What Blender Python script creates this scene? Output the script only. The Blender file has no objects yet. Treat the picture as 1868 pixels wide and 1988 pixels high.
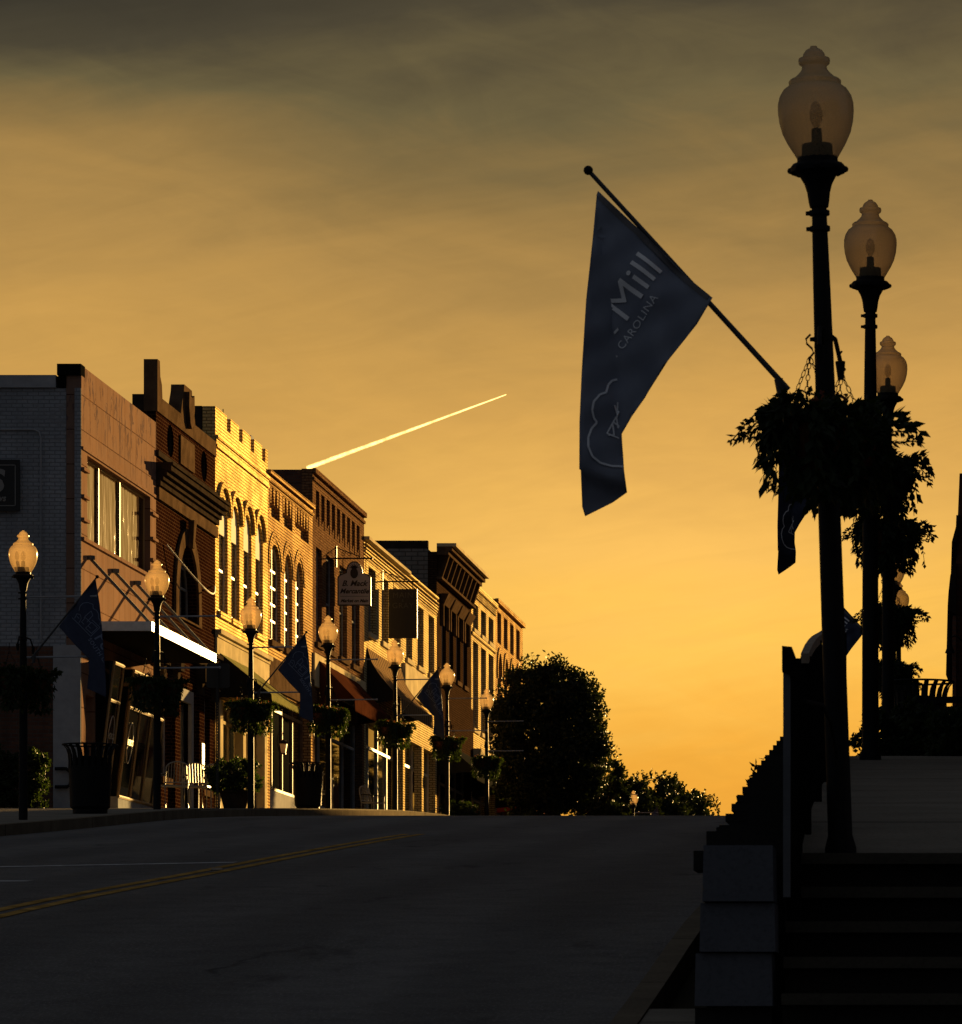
import bpy, bmesh, math, random
from mathutils import Vector, Matrix, geometry
SC = bpy.context.scene
COL = SC.collection
R = math.radians
rnd = random.Random(7)

# ------------------------------------------------------------------ camera
# metres; the camera stands at the origin, +Y runs up the street, X to the right, Z up from the lens
FPX, X0, Y0 = 8400.0, 1820.0, 1980.0          # long lens; picture measured 1868 x 1988
cam_d = bpy.data.cameras.new('camera'); cam = bpy.data.objects.new('camera', cam_d); COL.objects.link(cam)
cam.location = (0, 0, 0); cam.rotation_euler = (R(90), 0, 0)
cam_d.sensor_fit = 'HORIZONTAL'; cam_d.sensor_width = 36; cam_d.lens = 36 * FPX / 1868
cam_d.shift_x = -(X0 - 934) / 1868; cam_d.shift_y = (Y0 - 994) / 1868
cam_d.clip_start = 0.5; cam_d.clip_end = 30000
cam_d.dof.use_dof = True; cam_d.dof.focus_distance = 88; cam_d.dof.aperture_fstop = 22
SC.camera = cam

# ------------------------------------------------------------------ world, sun, exposure
EXPO = 2.0
SUN_AZ, SUN_EL = 14.6, 6.2
SC.view_settings.view_transform = 'Standard'; SC.view_settings.look = 'None'
SC.view_settings.exposure = EXPO; SC.view_settings.gamma = 1
W = bpy.data.worlds.new('World'); SC.world = W; W.use_nodes = True

class NG:
    """tiny node-graph writer"""
    def __init__(s, tree): s.t = tree; s.t.nodes.clear()
    def n(s, kind, **kw):
        nd = s.t.nodes.new(kind)
        for k, v in kw.items(): setattr(nd, k, v)
        return nd
    def put(s, sock, v):
        if isinstance(v, bpy.types.NodeSocket): s.t.links.new(v, sock)
        elif v is not None:
            if hasattr(sock.default_value, '__len__') and not hasattr(v, '__len__'): v = (v, v, v)
            if hasattr(sock.default_value, '__len__') and len(sock.default_value) == 4 and len(v) == 3: v = (*v, 1)
            sock.default_value = v
    def m(s, op, a, b=None, c=None, clamp=False):
        nd = s.n('ShaderNodeMath', operation=op, use_clamp=clamp)
        for i, v in enumerate((a, b, c)):
            if v is not None: s.put(nd.inputs[i], v)
        return nd.outputs[0]
    def mr(s, v, a, b, c=0.0, d=1.0, smooth=False):
        nd = s.n('ShaderNodeMapRange')
        if smooth: nd.interpolation_type = 'SMOOTHSTEP'
        for i, q in enumerate((v, a, b, c, d)): s.put(nd.inputs[i], q)
        return nd.outputs[0]
    def mix(s, f, a, b, blend='MIX'):
        nd = s.n('ShaderNodeMix', data_type='RGBA', blend_type=blend)
        s.put(nd.inputs[0], f); s.put(nd.inputs[6], a); s.put(nd.inputs[7], b)
        return nd.outputs[2]
    def ramp(s, f, stops, mode='LINEAR'):
        nd = s.n('ShaderNodeValToRGB'); cr = nd.color_ramp; cr.interpolation = mode
        while len(cr.elements) < len(stops): cr.elements.new(0.5)
        for e, (p, c) in zip(cr.elements, stops): e.position = p; e.color = (*c, 1)
        s.put(nd.inputs[0], f); return nd.outputs[0]
    def noise(s, vec, scale, detail=3, rough=0.5, dist=0.0):
        nd = s.n('ShaderNodeTexNoise'); s.put(nd.inputs['Vector'], vec)
        nd.inputs['Scale'].default_value = scale; nd.inputs['Detail'].default_value = detail
        nd.inputs['Roughness'].default_value = rough; nd.inputs['Distortion'].default_value = dist
        return nd.outputs[0]
    def comb(s, x, y, z):
        nd = s.n('ShaderNodeCombineXYZ')
        for i, v in enumerate((x, y, z)): s.put(nd.inputs[i], v)
        return nd.outputs[0]

def lin(r, g, b):
    f = lambda c: c / 12.92 if c <= .04045 else ((c + .055) / 1.055) ** 2.4
    return tuple(f(c / 255) for c in (r, g, b))

def build_world():
    g = NG(W.node_tree)
    tc = g.n('ShaderNodeTexCoord'); sep = g.n('ShaderNodeSeparateXYZ')
    g.put(sep.inputs[0], tc.outputs['Generated'])
    x, y, z = sep.outputs
    deg = 57.29578
    el = g.m('MULTIPLY', g.m('ARCSINE', z), deg)
    az = g.m('MULTIPLY', g.m('ARCTAN2', x, y), deg)
    # thin drifting cloud bands
    v1 = g.comb(g.m('MULTIPLY', az, .10), g.m('ADD', g.m('MULTIPLY', el, .62), g.m('MULTIPLY', az, -.09)), 3.1)
    n1 = g.noise(v1, 1.0, 5, .55, .5)
    v2 = g.comb(g.m('MULTIPLY', az, .35), g.m('ADD', g.m('MULTIPLY', el, 1.1), g.m('MULTIPLY', az, .16)), 9.7)
    n2 = g.noise(v2, 1.0, 6, .6, .8)
    leftdark = g.m('MULTIPLY', g.m('MULTIPLY', g.mr(az, -5.5, -12.5, 0, 1, True), g.mr(el, 11.4, 13.0)), 1.8)
    e2 = g.m('ADD', el, leftdark)
    def lump(a0, aw, e0, ew, k_): return g.m('MULTIPLY', g.m('EXPONENT', g.m('MULTIPLY', g.m('ADD', g.m('POWER', g.m('DIVIDE', g.m('SUBTRACT', az, a0), aw), 2.0), g.m('POWER', g.m('DIVIDE', g.m('SUBTRACT', el, e0), ew), 2.0)), -1.0)), k_)
    e2 = g.m('ADD', e2, lump(-5.8, 3.0, 11.4, 1.4, .55)); e2 = g.m('ADD', e2, lump(-12.0, 3.2, 10.6, 1.4, -1.1))
    e2 = g.m('ADD', e2, g.m('MULTIPLY', g.m('SUBTRACT', n1, .5), 2.1))
    e2 = g.m('ADD', e2, g.m('MULTIPLY', g.m('SUBTRACT', n2, .5), 1.3))
    k = 1 / 2 ** EXPO
    st = [(-2, (196, 124, 38)), (1.5, (226, 150, 46)), (3.2, (229, 162, 56)), (4.8, (234, 179, 76)), (6.3, (226, 174, 84)), (7.8, (206, 157, 79)),
          (9.6, (175, 136, 74)), (11.0, (140, 113, 66)), (12.2, (102, 91, 61)), (13.3, (68, 63, 49)), (15.2, (44, 43, 38)), (30, (46, 48, 53))]
    front = g.ramp(g.mr(e2, -2, 30), [((p + 2) / 32, tuple(c * k for c in lin(*q))) for p, q in st])
    # brighter pool of light low in the sky
    gl = g.m('ADD', g.m('POWER', g.m('DIVIDE', g.m('ADD', az, 3.4), 4.0), 2.0), g.m('POWER', g.m('DIVIDE', g.m('SUBTRACT', el, 5.7), 2.2), 2.0))
    glow = g.m('MULTIPLY', g.m('EXPONENT', g.m('MULTIPLY', gl, -1.0)), .26)
    v3 = g.comb(g.m('MULTIPLY', az, .55), g.m('ADD', g.m('MULTIPLY', el, 2.6), g.m('MULTIPLY', az, -.45)), 21.0)
    glow = g.m('ADD', glow, g.m('ADD', .02, g.m('MULTIPLY', g.m('SUBTRACT', g.noise(v3, 1.0, 7, .62, 1.2), .5), .20)))
    front = g.mix(1.0, front, g.comb(g.m('ADD', 1.0, glow), g.m('ADD', 1.0, glow), g.m('ADD', 1.0, glow)), 'MULTIPLY')
    # glow round the sun itself, to the right of the frame
    sd = Vector((math.sin(R(SUN_AZ)) * math.cos(R(SUN_EL)), math.cos(R(SUN_AZ)) * math.cos(R(SUN_EL)), math.sin(R(SUN_EL))))
    dp = g.n('ShaderNodeVectorMath', operation='DOT_PRODUCT'); g.put(dp.inputs[0], tc.outputs['Generated']); dp.inputs[1].default_value = sd
    sg = g.m('POWER', g.m('MAXIMUM', dp.outputs['Value'], 0.0), 700.0)
    front = g.mix(1.0, front, g.mix(sg, (0, 0, 0), (.7, .4, .13)), 'ADD')
    # the rest of the vault: dim blue grey opposite the sunset, warm at the flanks
    back = g.ramp(g.mr(el, -5, 90), [(0, (.019, .0185, .020)), (.15, (.0185, .0205, .024)), (.4, (.021, .0235, .028)), (1, (.020, .022, .027))])
    fr = g.mr(y, .35, .93, 0, 1, True)
    col = g.mix(fr, back, front)
    bg = g.n('ShaderNodeBackground'); g.put(bg.inputs[0], col); bg.inputs[1].default_value = 1.0
    sky = g.n('ShaderNodeTexSky'); sky.sky_type = 'NISHITA'; sky.sun_disc = False
    sky.sun_elevation = R(SUN_EL); sky.sun_rotation = R(SUN_AZ)
    b2 = g.n('ShaderNodeBackground'); g.put(b2.inputs[0], g.mix(1.0, sky.outputs[0], (1.0, .72, .42), 'MULTIPLY')); b2.inputs[1].default_value = .05
    mx = g.n('ShaderNodeMixShader'); mx.inputs[0].default_value = .012
    g.t.links.new(bg.outputs[0], mx.inputs[1]); g.t.links.new(b2.outputs[0], mx.inputs[2])
    out = g.n('ShaderNodeOutputWorld'); g.t.links.new(mx.outputs[0], out.inputs[0])
    return sd
SUN_DIR = build_world()
sun_d = bpy.data.lights.new('sun', 'SUN'); sun = bpy.data.objects.new('sun', sun_d); COL.objects.link(sun)
sun_d.energy = 5.0; sun_d.angle = R(.5); sun_d.color = (1.0, .61, .19)
sun.rotation_euler = (-SUN_DIR).to_track_quat('-Z', 'Y').to_euler()

# ------------------------------------------------------------------ mesh helpers
class MB:
    """collects shapes into one mesh"""
    def __init__(s): s.v = []; s.f = []; s.mi = []; s.k = 0
    def add(s, vs, fs):
        o = len(s.v); s.v += [tuple(v) for v in vs]; s.f += [tuple(i + o for i in f) for f in fs]; s.mi += [s.k] * len(fs); return s
    def box(s, a, b, rot=0.0, piv=None):
        (x0, y0, z0), (x1, y1, z1) = a, b
        vs = [Vector(p) for p in ((x0, y0, z0), (x1, y0, z0), (x1, y1, z0), (x0, y1, z0), (x0, y0, z1), (x1, y0, z1), (x1, y1, z1), (x0, y1, z1))]
        if rot:
            c = Vector(piv) if piv else Vector(((x0 + x1) / 2, (y0 + y1) / 2, 0)); m = Matrix.Rotation(rot, 3, 'Z')
            vs = [m @ (v - c) + c for v in vs]
        return s.add(vs, [(0, 3, 2, 1), (4, 5, 6, 7), (0, 1, 5, 4), (1, 2, 6, 5), (2, 3, 7, 6), (3, 0, 4, 7)])
    def hexa(s, lo, hi):
        """four lower points and four upper points, same winding"""
        return s.add(list(lo) + list(hi), [(3, 2, 1, 0), (4, 5, 6, 7), (0, 1, 5, 4), (1, 2, 6, 5), (2, 3, 7, 6), (3, 0, 4, 7)])
    def tube(s, pts, r, n=8, caps=True):
        pts = [Vector(p) for p in pts]; rs = r if hasattr(r, '__len__') else [r] * len(pts)
        vs, fs = [], []; up = Vector((0, 0, 1))
        for i, p in enumerate(pts):
            d = (pts[min(i + 1, len(pts) - 1)] - pts[max(i - 1, 0)]).normalized()
            a = d.cross(up)
            if a.length < 1e-3: a = d.cross(Vector((0, 1, 0)))
            a.normalize(); b = d.cross(a)
            vs += [p + (a * math.cos(2 * math.pi * k / n) + b * math.sin(2 * math.pi * k / n)) * rs[i] for k in range(n)]
        for i in range(len(pts) - 1):
            for k in range(n):
                fs.append((i * n + k, i * n + (k + 1) % n, (i + 1) * n + (k + 1) % n, (i + 1) * n + k))
        if caps: fs += [tuple(range(n - 1, -1, -1)), tuple((len(pts) - 1) * n + k for k in range(n))]
        return s.add(vs, fs)
    def lathe(s, prof, n=20, c=(0, 0, 0), caps=True):
        vs, fs = [], []
        for r_, z in prof: vs += [(c[0] + r_ * math.cos(2 * math.pi * k / n), c[1] + r_ * math.sin(2 * math.pi * k / n), c[2] + z) for k in range(n)]
        for i in range(len(prof) - 1):
            for k in range(n): fs.append((i * n + k, i * n + (k + 1) % n, (i + 1) * n + (k + 1) % n, (i + 1) * n + k))
        if caps: fs += [tuple(range(n - 1, -1, -1)), tuple((len(prof) - 1) * n + k for k in range(n))]
        return s.add(vs, fs)
    def ball(s, c, r, n=10):
        return s.lathe([(max(r * math.sin(math.pi * i / n), r * .02), -r * math.cos(math.pi * i / n)) for i in range(n + 1)], n * 2, c)
    def slab(s, outer, holes, fr, t):
        """flat polygon with holes; fr maps (u, w, depth) to a point; t = thickness"""
        vs, ed = [], []
        for lp in [outer] + list(holes):
            o = len(vs); vs += [Vector(p) for p in lp]; ed += [(o + i, o + (i + 1) % len(lp)) for i in range(len(lp))]
        V, E, Fc, ov, oe, of = geometry.delaunay_2d_cdt(vs, ed, [], 1, 1e-5)
        def isin(lp, x, y):
            c = False
            for i in range(len(lp)):
                (xa, ya), (xb, yb) = lp[i], lp[(i + 1) % len(lp)]
                if (ya > y) != (yb > y) and x < (xb - xa) * (y - ya) / (yb - ya) + xa: c = not c
            return c
        keep = []
        for f in Fc:
            cx = sum(V[i].x for i in f) / len(f); cy = sum(V[i].y for i in f) / len(f)
            if isin(outer, cx, cy) and not any(isin(h, cx, cy) for h in holes): keep.append(f)
        Fc = keep
        n = len(V)
        P = [fr(v.x, v.y, 0) for v in V] + [fr(v.x, v.y, t) for v in V]
        Q = [tuple(f) for f in Fc] + [tuple(n + i for i in reversed(f)) for f in Fc]
        cnt = {}
        for f in Fc:
            for i in range(len(f)):
                a, b = f[i], f[(i + 1) % len(f)]; cnt[(a, b)] = 1
        for (a, b) in list(cnt):
            if (b, a) not in cnt: Q.append((b, a, n + a, n + b))
        return s.add(P, Q)
    def build(s, name, mat, parent=None, smooth=False):
        me = bpy.data.meshes.new(name); me.from_pydata(s.v, [], s.f); me.validate(); me.update()
        mats = mat if isinstance(mat, (list, tuple)) else [mat]
        for m_ in mats: me.materials.append(m_)
        if len(mats) > 1 and len(me.polygons) == len(s.mi):
            me.polygons.foreach_set('material_index', s.mi)
        bm = bmesh.new(); bm.from_mesh(me); bmesh.ops.recalc_face_normals(bm, faces=bm.faces); bm.to_mesh(me); bm.free()
        if smooth:
            for p in me.polygons: p.use_smooth = True
            try: me.set_sharp_from_angle(angle=R(40))
            except Exception: pass
        o = bpy.data.objects.new(name, me); COL.objects.link(o)
        if parent: o.parent = parent; 
        return o

def tag(o, label=None, cat=None, group=None, kind=None):
    if label: o['label'] = label
    if cat: o['category'] = cat
    if group: o['group'] = group
    if kind: o['kind'] = kind
    return o
def thing(name, label, cat, loc=(0, 0, 0), rz=0, group=None):
    o = bpy.data.objects.new(name, None); COL.objects.link(o); o.location = loc; o.rotation_euler = (0, 0, rz); o.empty_display_size = .2
    return tag(o, label, cat, group)
KIDS = {}
def dup(root, loc, rz, label, group=None):
    def cp(o, parent):
        c = o.copy(); COL.objects.link(c); c.parent = parent
        for ch in o.children: cp(ch, c)
        return c
    c = cp(root, None); c.location = loc; c.rotation_euler = (0, 0, rz); c['label'] = label
    if group: c['group'] = group
    return c

# ------------------------------------------------------------------ materials
def pmat(name, col, rough=.7, metal=0.0, spec=.4, noise=0.0, nscale=6.0, bump=0.0, bscale=40.0, col2=None):
    m = bpy.data.materials.new(name); m.use_nodes = True; g = NG(m.node_tree)
    out = g.n('ShaderNodeOutputMaterial'); p = g.n('ShaderNodeBsdfPrincipled'); g.t.links.new(p.outputs[0], out.inputs[0])
    pos = g.n('ShaderNodeTexCoord').outputs['Object']
    c = (*col, 1)
    if noise:
        f = g.mr(g.noise(pos, nscale, 5, .6), .3, .7)
        a = tuple(v * (1 - noise) for v in col); b = col2 or tuple(min(1, v * (1 + noise)) for v in col)
        g.put(p.inputs['Base Color'], g.mix(f, a, b))
    else: p.inputs['Base Color'].default_value = c
    p.inputs['Roughness'].default_value = rough; p.inputs['Metallic'].default_value = metal; p.inputs['Specular IOR Level'].default_value = spec if spec > .13 else 0
    if bump:
        b = g.n('ShaderNodeBump'); b.inputs['Strength'].default_value = bump; b.inputs['Distance'].default_value = .02
        g.put(b.inputs['Height'], g.noise(pos, bscale, 4, .6)); g.t.links.new(b.outputs[0], p.inputs['Normal'])
    return m

def wallvec(g):
    """(along the wall, up) coordinates in metres, on faces of either direction"""
    ge = g.n('ShaderNodeNewGeometry'); sp = g.n('ShaderNodeSeparateXYZ'); g.put(sp.inputs[0], ge.outputs['Position'])
    sn = g.n('ShaderNodeSeparateXYZ'); g.put(sn.inputs[0], ge.outputs['True Normal'])
    f = g.m('GREATER_THAN', g.m('ABSOLUTE', sn.outputs[1]), .6)
    u = g.m('ADD', g.m('MULTIPLY', sp.outputs[0], f), g.m('MULTIPLY', sp.outputs[1], g.m('SUBTRACT', 1.0, f)))
    return g.comb(u, sp.outputs[2], 0.0), ge.outputs['Position']

def brick(name, c1, c2, mortar, bump=.6, bw=.215, bh=.078, grout=.012, stain=.35, rough=.85, worn=None, tex=.25, dist=.012, gloss=0.0):
    m = bpy.data.materials.new(name); m.use_nodes = True; g = NG(m.node_tree)
    out = g.n('ShaderNodeOutputMaterial'); p = g.n('ShaderNodeBsdfPrincipled'); g.t.links.new(p.outputs[0], out.inputs[0])
    vec, pos = wallvec(g)
    wob = g.n('ShaderNodeTexNoise'); g.put(wob.inputs['Vector'], vec); wob.inputs['Scale'].default_value = 5
    vv = g.n('ShaderNodeVectorMath', operation='MULTIPLY_ADD'); g.put(vv.inputs[0], wob.outputs[1]); vv.inputs[1].default_value = (.012, .012, 0); g.put(vv.inputs[2], vec)
    b = g.n('ShaderNodeTexBrick'); g.put(b.inputs['Vector'], vv.outputs[0])
    b.inputs['Scale'].default_value = 1; b.inputs['Brick Width'].default_value = bw; b.inputs['Row Height'].default_value = bh
    b.inputs['Mortar Size'].default_value = grout; b.inputs['Mortar Smooth'].default_value = .3; b.inputs['Bias'].default_value = 0
    b.inputs[1].default_value = (*c1, 1); b.inputs[2].default_value = (*c2, 1); b.inputs[3].default_value = (*mortar, 1)
    n1 = g.noise(vec, .9, 6, .62); n2 = g.noise(vec, 22, 4, .65)
    col = g.mix(g.m('MULTIPLY', g.mr(n1, .35, .7), stain), b.outputs[0], tuple(v * .35 for v in c1))
    if worn: col = g.mix(g.mr(g.noise(vec, 1.7, 7, .7), .56, .63), col, worn)
    col = g.mix(g.m('MULTIPLY', g.mr(n2, .35, .75), tex), col, tuple(v * .4 for v in c1))
    sv = g.n('ShaderNodeSeparateXYZ'); g.put(sv.inputs[0], vec)
    run = g.noise(g.comb(g.m('MULTIPLY', sv.outputs[0], 3.2), g.m('MULTIPLY', sv.outputs[1], .28), 0.0), 1, 5, .65)
    col = g.mix(g.mr(run, .50, .78, 0, .55), col, tuple(v * .4 for v in c1))
    g.put(p.inputs['Base Color'], col); p.inputs['Roughness'].default_value = .95; p.inputs['Specular IOR Level'].default_value = 0
    h = g.m('ADD', g.m('SUBTRACT', 1.0, b.outputs[1]), g.m('MULTIPLY', n2, .55))
    bp = g.n('ShaderNodeBump'); bp.inputs['Strength'].default_value = bump; bp.inputs['Distance'].default_value = dist
    g.put(bp.inputs['Height'], h); g.t.links.new(bp.outputs[0], p.inputs['Normal'])
    if gloss:                       # oil paint keeps a sheen
        gl = g.n('ShaderNodeBsdfGlossy'); gl.inputs['Roughness'].default_value = .5; g.put(gl.inputs[0], (1.0, .72, .30)); g.t.links.new(bp.outputs[0], gl.inputs['Normal'])
        mx = g.n('ShaderNodeMixShader'); g.put(mx.inputs[0], g.m('MULTIPLY', g.m('SUBTRACT', 1.0, b.outputs[1]), g.m('MULTIPLY', g.mr(n2, .38, .66, gloss * .1, gloss * 1.6), g.mr(n1, .38, .62, .35, 1.7))))
        g.t.links.new(p.outputs[0], mx.inputs[1]); g.t.links.new(gl.outputs[0], mx.inputs[2]); g.t.links.new(mx.outputs[0], out.inputs[0])
    return m

def tilemat():
    m = bpy.data.materials.new('glazed_tile'); m.use_nodes = True; g = NG(m.node_tree)
    out = g.n('ShaderNodeOutputMaterial'); p = g.n('ShaderNodeBsdfPrincipled'); g.t.links.new(p.outputs[0], out.inputs[0])
    vec, pos = wallvec(g)
    b = g.n('ShaderNodeTexBrick'); b.offset = 0; g.put(b.inputs['Vector'], vec)
    b.inputs['Scale'].default_value = 1; b.inputs['Brick Width'].default_value = .62; b.inputs['Row Height'].default_value = .69
    b.inputs['Mortar Size'].default_value = .012; b.inputs['Mortar Smooth'].default_value = .1
    b.inputs[1].default_value = (.185, .118, .092, 1); b.inputs[2].default_value = (.21, .132, .101, 1); b.inputs[3].default_value = (.05, .028, .02, 1)
    sp = g.n('ShaderNodeSeparateXYZ'); g.put(sp.inputs[0], vec)
    # old paint flaking off the upper tiles
    st = g.comb(g.m('MULTIPLY', sp.outputs[0], 1.6), g.m('MULTIPLY', sp.outputs[1], .9), 0.0)
    nz = g.noise(st, 1.6, 8, .72, .6)
    up = g.mr(sp.outputs[1], 11.2, 12.2, 0, 1, True)
    fl = g.m('MULTIPLY', g.mr(nz, .535, .56), up)
    col = g.mix(g.m('MULTIPLY', fl, .9), b.outputs[0], (.085, .062, .068))
    col = g.mix(g.mr(g.noise(vec, 3, 6, .6), .4, .75, 0, .5), col, (.19, .10, .055))
    st2 = g.comb(g.m('MULTIPLY', sp.outputs[0], 9), g.m('MULTIPLY', sp.outputs[1], .5), 0.0)
    col = g.mix(g.mr(g.noise(st2, 1, 4, .6), .45, .8, 0, .35), col, (.30, .185, .13))
    g.put(p.inputs['Base Color'], col); p.inputs['Roughness'].default_value = 1; p.inputs['Specular IOR Level'].default_value = 0
    bp = g.n('ShaderNodeBump'); bp.inputs['Strength'].default_value = .25; bp.inputs['Distance'].default_value = .008
    g.put(bp.inputs['Height'], g.m('ADD', g.m('SUBTRACT', 1.0, b.outputs[1]), g.m('MULTIPLY', g.m('ADD', fl, g.noise(vec, 14, 3, .5)), .25)))
    g.t.links.new(bp.outputs[0], p.inputs['Normal'])
    return m

def glassmat(name, tint=(.008, .009, .011), wave=.0, rough=.03):
    m = bpy.data.materials.new(name); m.use_nodes = True; g = NG(m.node_tree)
    out = g.n('ShaderNodeOutputMaterial'); p = g.n('ShaderNodeBsdfPrincipled'); g.t.links.new(p.outputs[0], out.inputs[0])
    p.inputs['Base Color'].default_value = (*tint, 1); p.inputs['Roughness'].default_value = rough; p.inputs['IOR'].default_value = 1.13 if 'old' in name else (1.22 if 'shop' in name else 1.5)
    if wave:
        vec, pos = wallvec(g)
        sp = g.n('ShaderNodeSeparateXYZ'); g.put(sp.inputs[0], vec)
        b = g.n('ShaderNodeBump'); b.inputs['Strength'].default_value = wave; b.inputs['Distance'].default_value = .03
        g.put(b.inputs['Height'], g.noise(g.comb(g.m('MULTIPLY', sp.outputs[0], 2.4), g.m('MULTIPLY', sp.outputs[1], .55), 0.0), 1.0, 3, .5, .4)); g.t.links.new(b.outputs[0], p.inputs['Normal'])
    return m

def leafmat(name, c1, c2, tr=.35):
    m = bpy.data.materials.new(name); m.use_nodes = True; g = NG(m.node_tree)
    out = g.n('ShaderNodeOutputMaterial'); d = g.n('ShaderNodeBsdfPrincipled'); t = g.n('ShaderNodeBsdfTranslucent'); mx = g.n('ShaderNodeMixShader')
    pos = g.n('ShaderNodeTexCoord').outputs['Object']
    c = g.mix(g.mr(g.noise(pos, 5, 3, .6), .35, .65), c1, c2)
    g.put(d.inputs['Base Color'], c); d.inputs['Roughness'].default_value = .6; d.inputs['Specular IOR Level'].default_value = .2
    g.put(t.inputs[0], c if 'navy' in name else g.mix(1.0, c, (1.5, 1.7, .5), 'MULTIPLY')); mx.inputs[0].default_value = tr
    g.t.links.new(d.outputs[0], mx.inputs[1]); g.t.links.new(t.outputs[0], mx.inputs[2]); g.t.links.new(mx.outputs[0], out.inputs[0])
    return m

def acrylic():
    """frosted lamp globe: part clear, part scattering"""
    m = bpy.data.materials.new('frosted_acrylic'); m.use_nodes = True; g = NG(m.node_tree)
    out = g.n('ShaderNodeOutputMaterial')
    tr = g.n('ShaderNodeBsdfTransparent'); tr.inputs[0].default_value = (.84, .73, .66, 1)
    df = g.n('ShaderNodeBsdfDiffuse'); df.inputs[0].default_value = (.68, .55, .33, 1)
    tl = g.n('ShaderNodeBsdfTranslucent'); tl.inputs[0].default_value = (.55, .44, .27, 1)
    gs = g.n('ShaderNodeBsdfGlossy'); gs.inputs[0].default_value = (.9, .9, .9, 1); gs.inputs['Roughness'].default_value = .22
    lw = g.n('ShaderNodeLayerWeight'); lw.inputs[0].default_value = .35
    pos = g.n('ShaderNodeTexCoord').outputs['Object']
    gr = g.noise(pos, 170, 2, .5)
    m1 = g.n('ShaderNodeMixShader'); m1.inputs[0].default_value = .55
    g.t.links.new(df.outputs[0], m1.inputs[1]); g.t.links.new(tl.outputs[0], m1.inputs[2])
    m2 = g.n('ShaderNodeMixShader'); m2.inputs[0].default_value = .07
    g.t.links.new(m1.outputs[0], m2.inputs[1]); g.t.links.new(gs.outputs[0], m2.inputs[2])
    m3 = g.n('ShaderNodeMixShader')
    g.put(m3.inputs[0], g.m('ADD', g.mr(gr, .3, .7, .34, .48), g.m('MULTIPLY', lw.outputs['Facing'], .45)))
    g.t.links.new(tr.outputs[0], m3.inputs[1]); g.t.links.new(m2.outputs[0], m3.inputs[2]); g.t.links.new(m3.outputs[0], out.inputs[0])
    return m

def glassbulb():
    m = bpy.data.materials.new('lamp_bulb'); m.use_nodes = True; g = NG(m.node_tree); out = g.n('ShaderNodeOutputMaterial')
    tr = g.n('ShaderNodeBsdfTransparent'); tr.inputs[0].default_value = (.8, .78, .74, 1); df = g.n('ShaderNodeBsdfDiffuse'); df.inputs[0].default_value = (.4, .38, .34, 1)
    mx = g.n('ShaderNodeMixShader'); mx.inputs[0].default_value = .12; g.t.links.new(tr.outputs[0], mx.inputs[1]); g.t.links.new(df.outputs[0], mx.inputs[2]); g.t.links.new(mx.outputs[0], out.inputs[0]); return m

def roadmat():
    m = bpy.data.materials.new('asphalt'); m.use_nodes = True; g = NG(m.node_tree)
    out = g.n('ShaderNodeOutputMaterial'); p = g.n('ShaderNodeBsdfPrincipled'); g.t.links.new(p.outputs[0], out.inputs[0])
    pos = g.n('ShaderNodeNewGeometry').outputs['Position']
    sp = g.n('ShaderNodeSeparateXYZ'); g.put(sp.inputs[0], pos)
    big = g.noise(g.comb(g.m('MULTIPLY', sp.outputs[0], .5), g.m('MULTIPLY', sp.outputs[1], .12), 0.0), 1, 5, .6, .6)
    mid = g.noise(pos, 3.0, 5, .6); fine = g.noise(g.comb(sp.outputs[0], g.m('MULTIPLY', sp.outputs[1], .35), 0.0), 42, 3, .7)
    col = g.mix(g.mr(big, .3, .7), (.105, .101, .096), (.168, .161, .152))
    col = g.mix(g.mr(mid, .35, .8, 0, .5), col, (.030, .030, .032))
    col = g.mix(g.mr(fine, .5, .74, 0, .9), col, (.22, .215, .21))
    lane = g.m('ABSOLUTE', g.m('SUBTRACT', g.m('FRACT', g.m('DIVIDE', g.m('ADD', sp.outputs[0], g.m('MULTIPLY', g.noise(g.comb(0.0, g.m('MULTIPLY', sp.outputs[1], .05), 0.0), 1, 2), .5)), 1.75)), .5))
    col = g.mix(g.mr(lane, .05, .4, .28, 0, True), col, (.045, .044, .044))
    oil = g.noise(g.comb(g.m('MULTIPLY', sp.outputs[0], 1.1), g.m('MULTIPLY', sp.outputs[1], .3), 4.0), 1, 4, .7)
    col = g.mix(g.mr(oil, .60, .70, 0, .55), col, (.03, .029, .029))
    vo = g.n('ShaderNodeTexVoronoi', feature='DISTANCE_TO_EDGE'); vo.inputs['Scale'].default_value = .23
    wv = g.n('ShaderNodeVectorMath', operation='ADD'); g.put(wv.inputs[0], pos)
    nz = g.n('ShaderNodeTexNoise'); g.put(nz.inputs['Vector'], pos); nz.inputs['Scale'].default_value = 1.1; nz.inputs['Detail'].default_value = 5
    g.put(wv.inputs[1], nz.outputs[1]); g.put(vo.inputs['Vector'], wv.outputs[0])
    crack = g.m('MULTIPLY', g.mr(vo.outputs[0], .0, .012, 1, 0), g.mr(g.noise(pos, .35, 2), .60, .70))
    col = g.mix(g.m('MULTIPLY', crack, .8), col, (.012, .012, .012))
    g.put(p.inputs['Base Color'], col); p.inputs['Roughness'].default_value = .92; p.inputs['Specular IOR Level'].default_value = .10
    b = g.n('ShaderNodeBump'); b.inputs['Strength'].default_value = .7; b.inputs['Distance'].default_value = .012
    g.put(b.inputs['Height'], g.m('SUBTRACT', g.m('ADD', g.noise(pos, 70, 4, .7), g.m('MULTIPLY', mid, .4)), crack)); g.t.links.new(b.outputs[0], p.inputs['Normal'])
    return m

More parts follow.
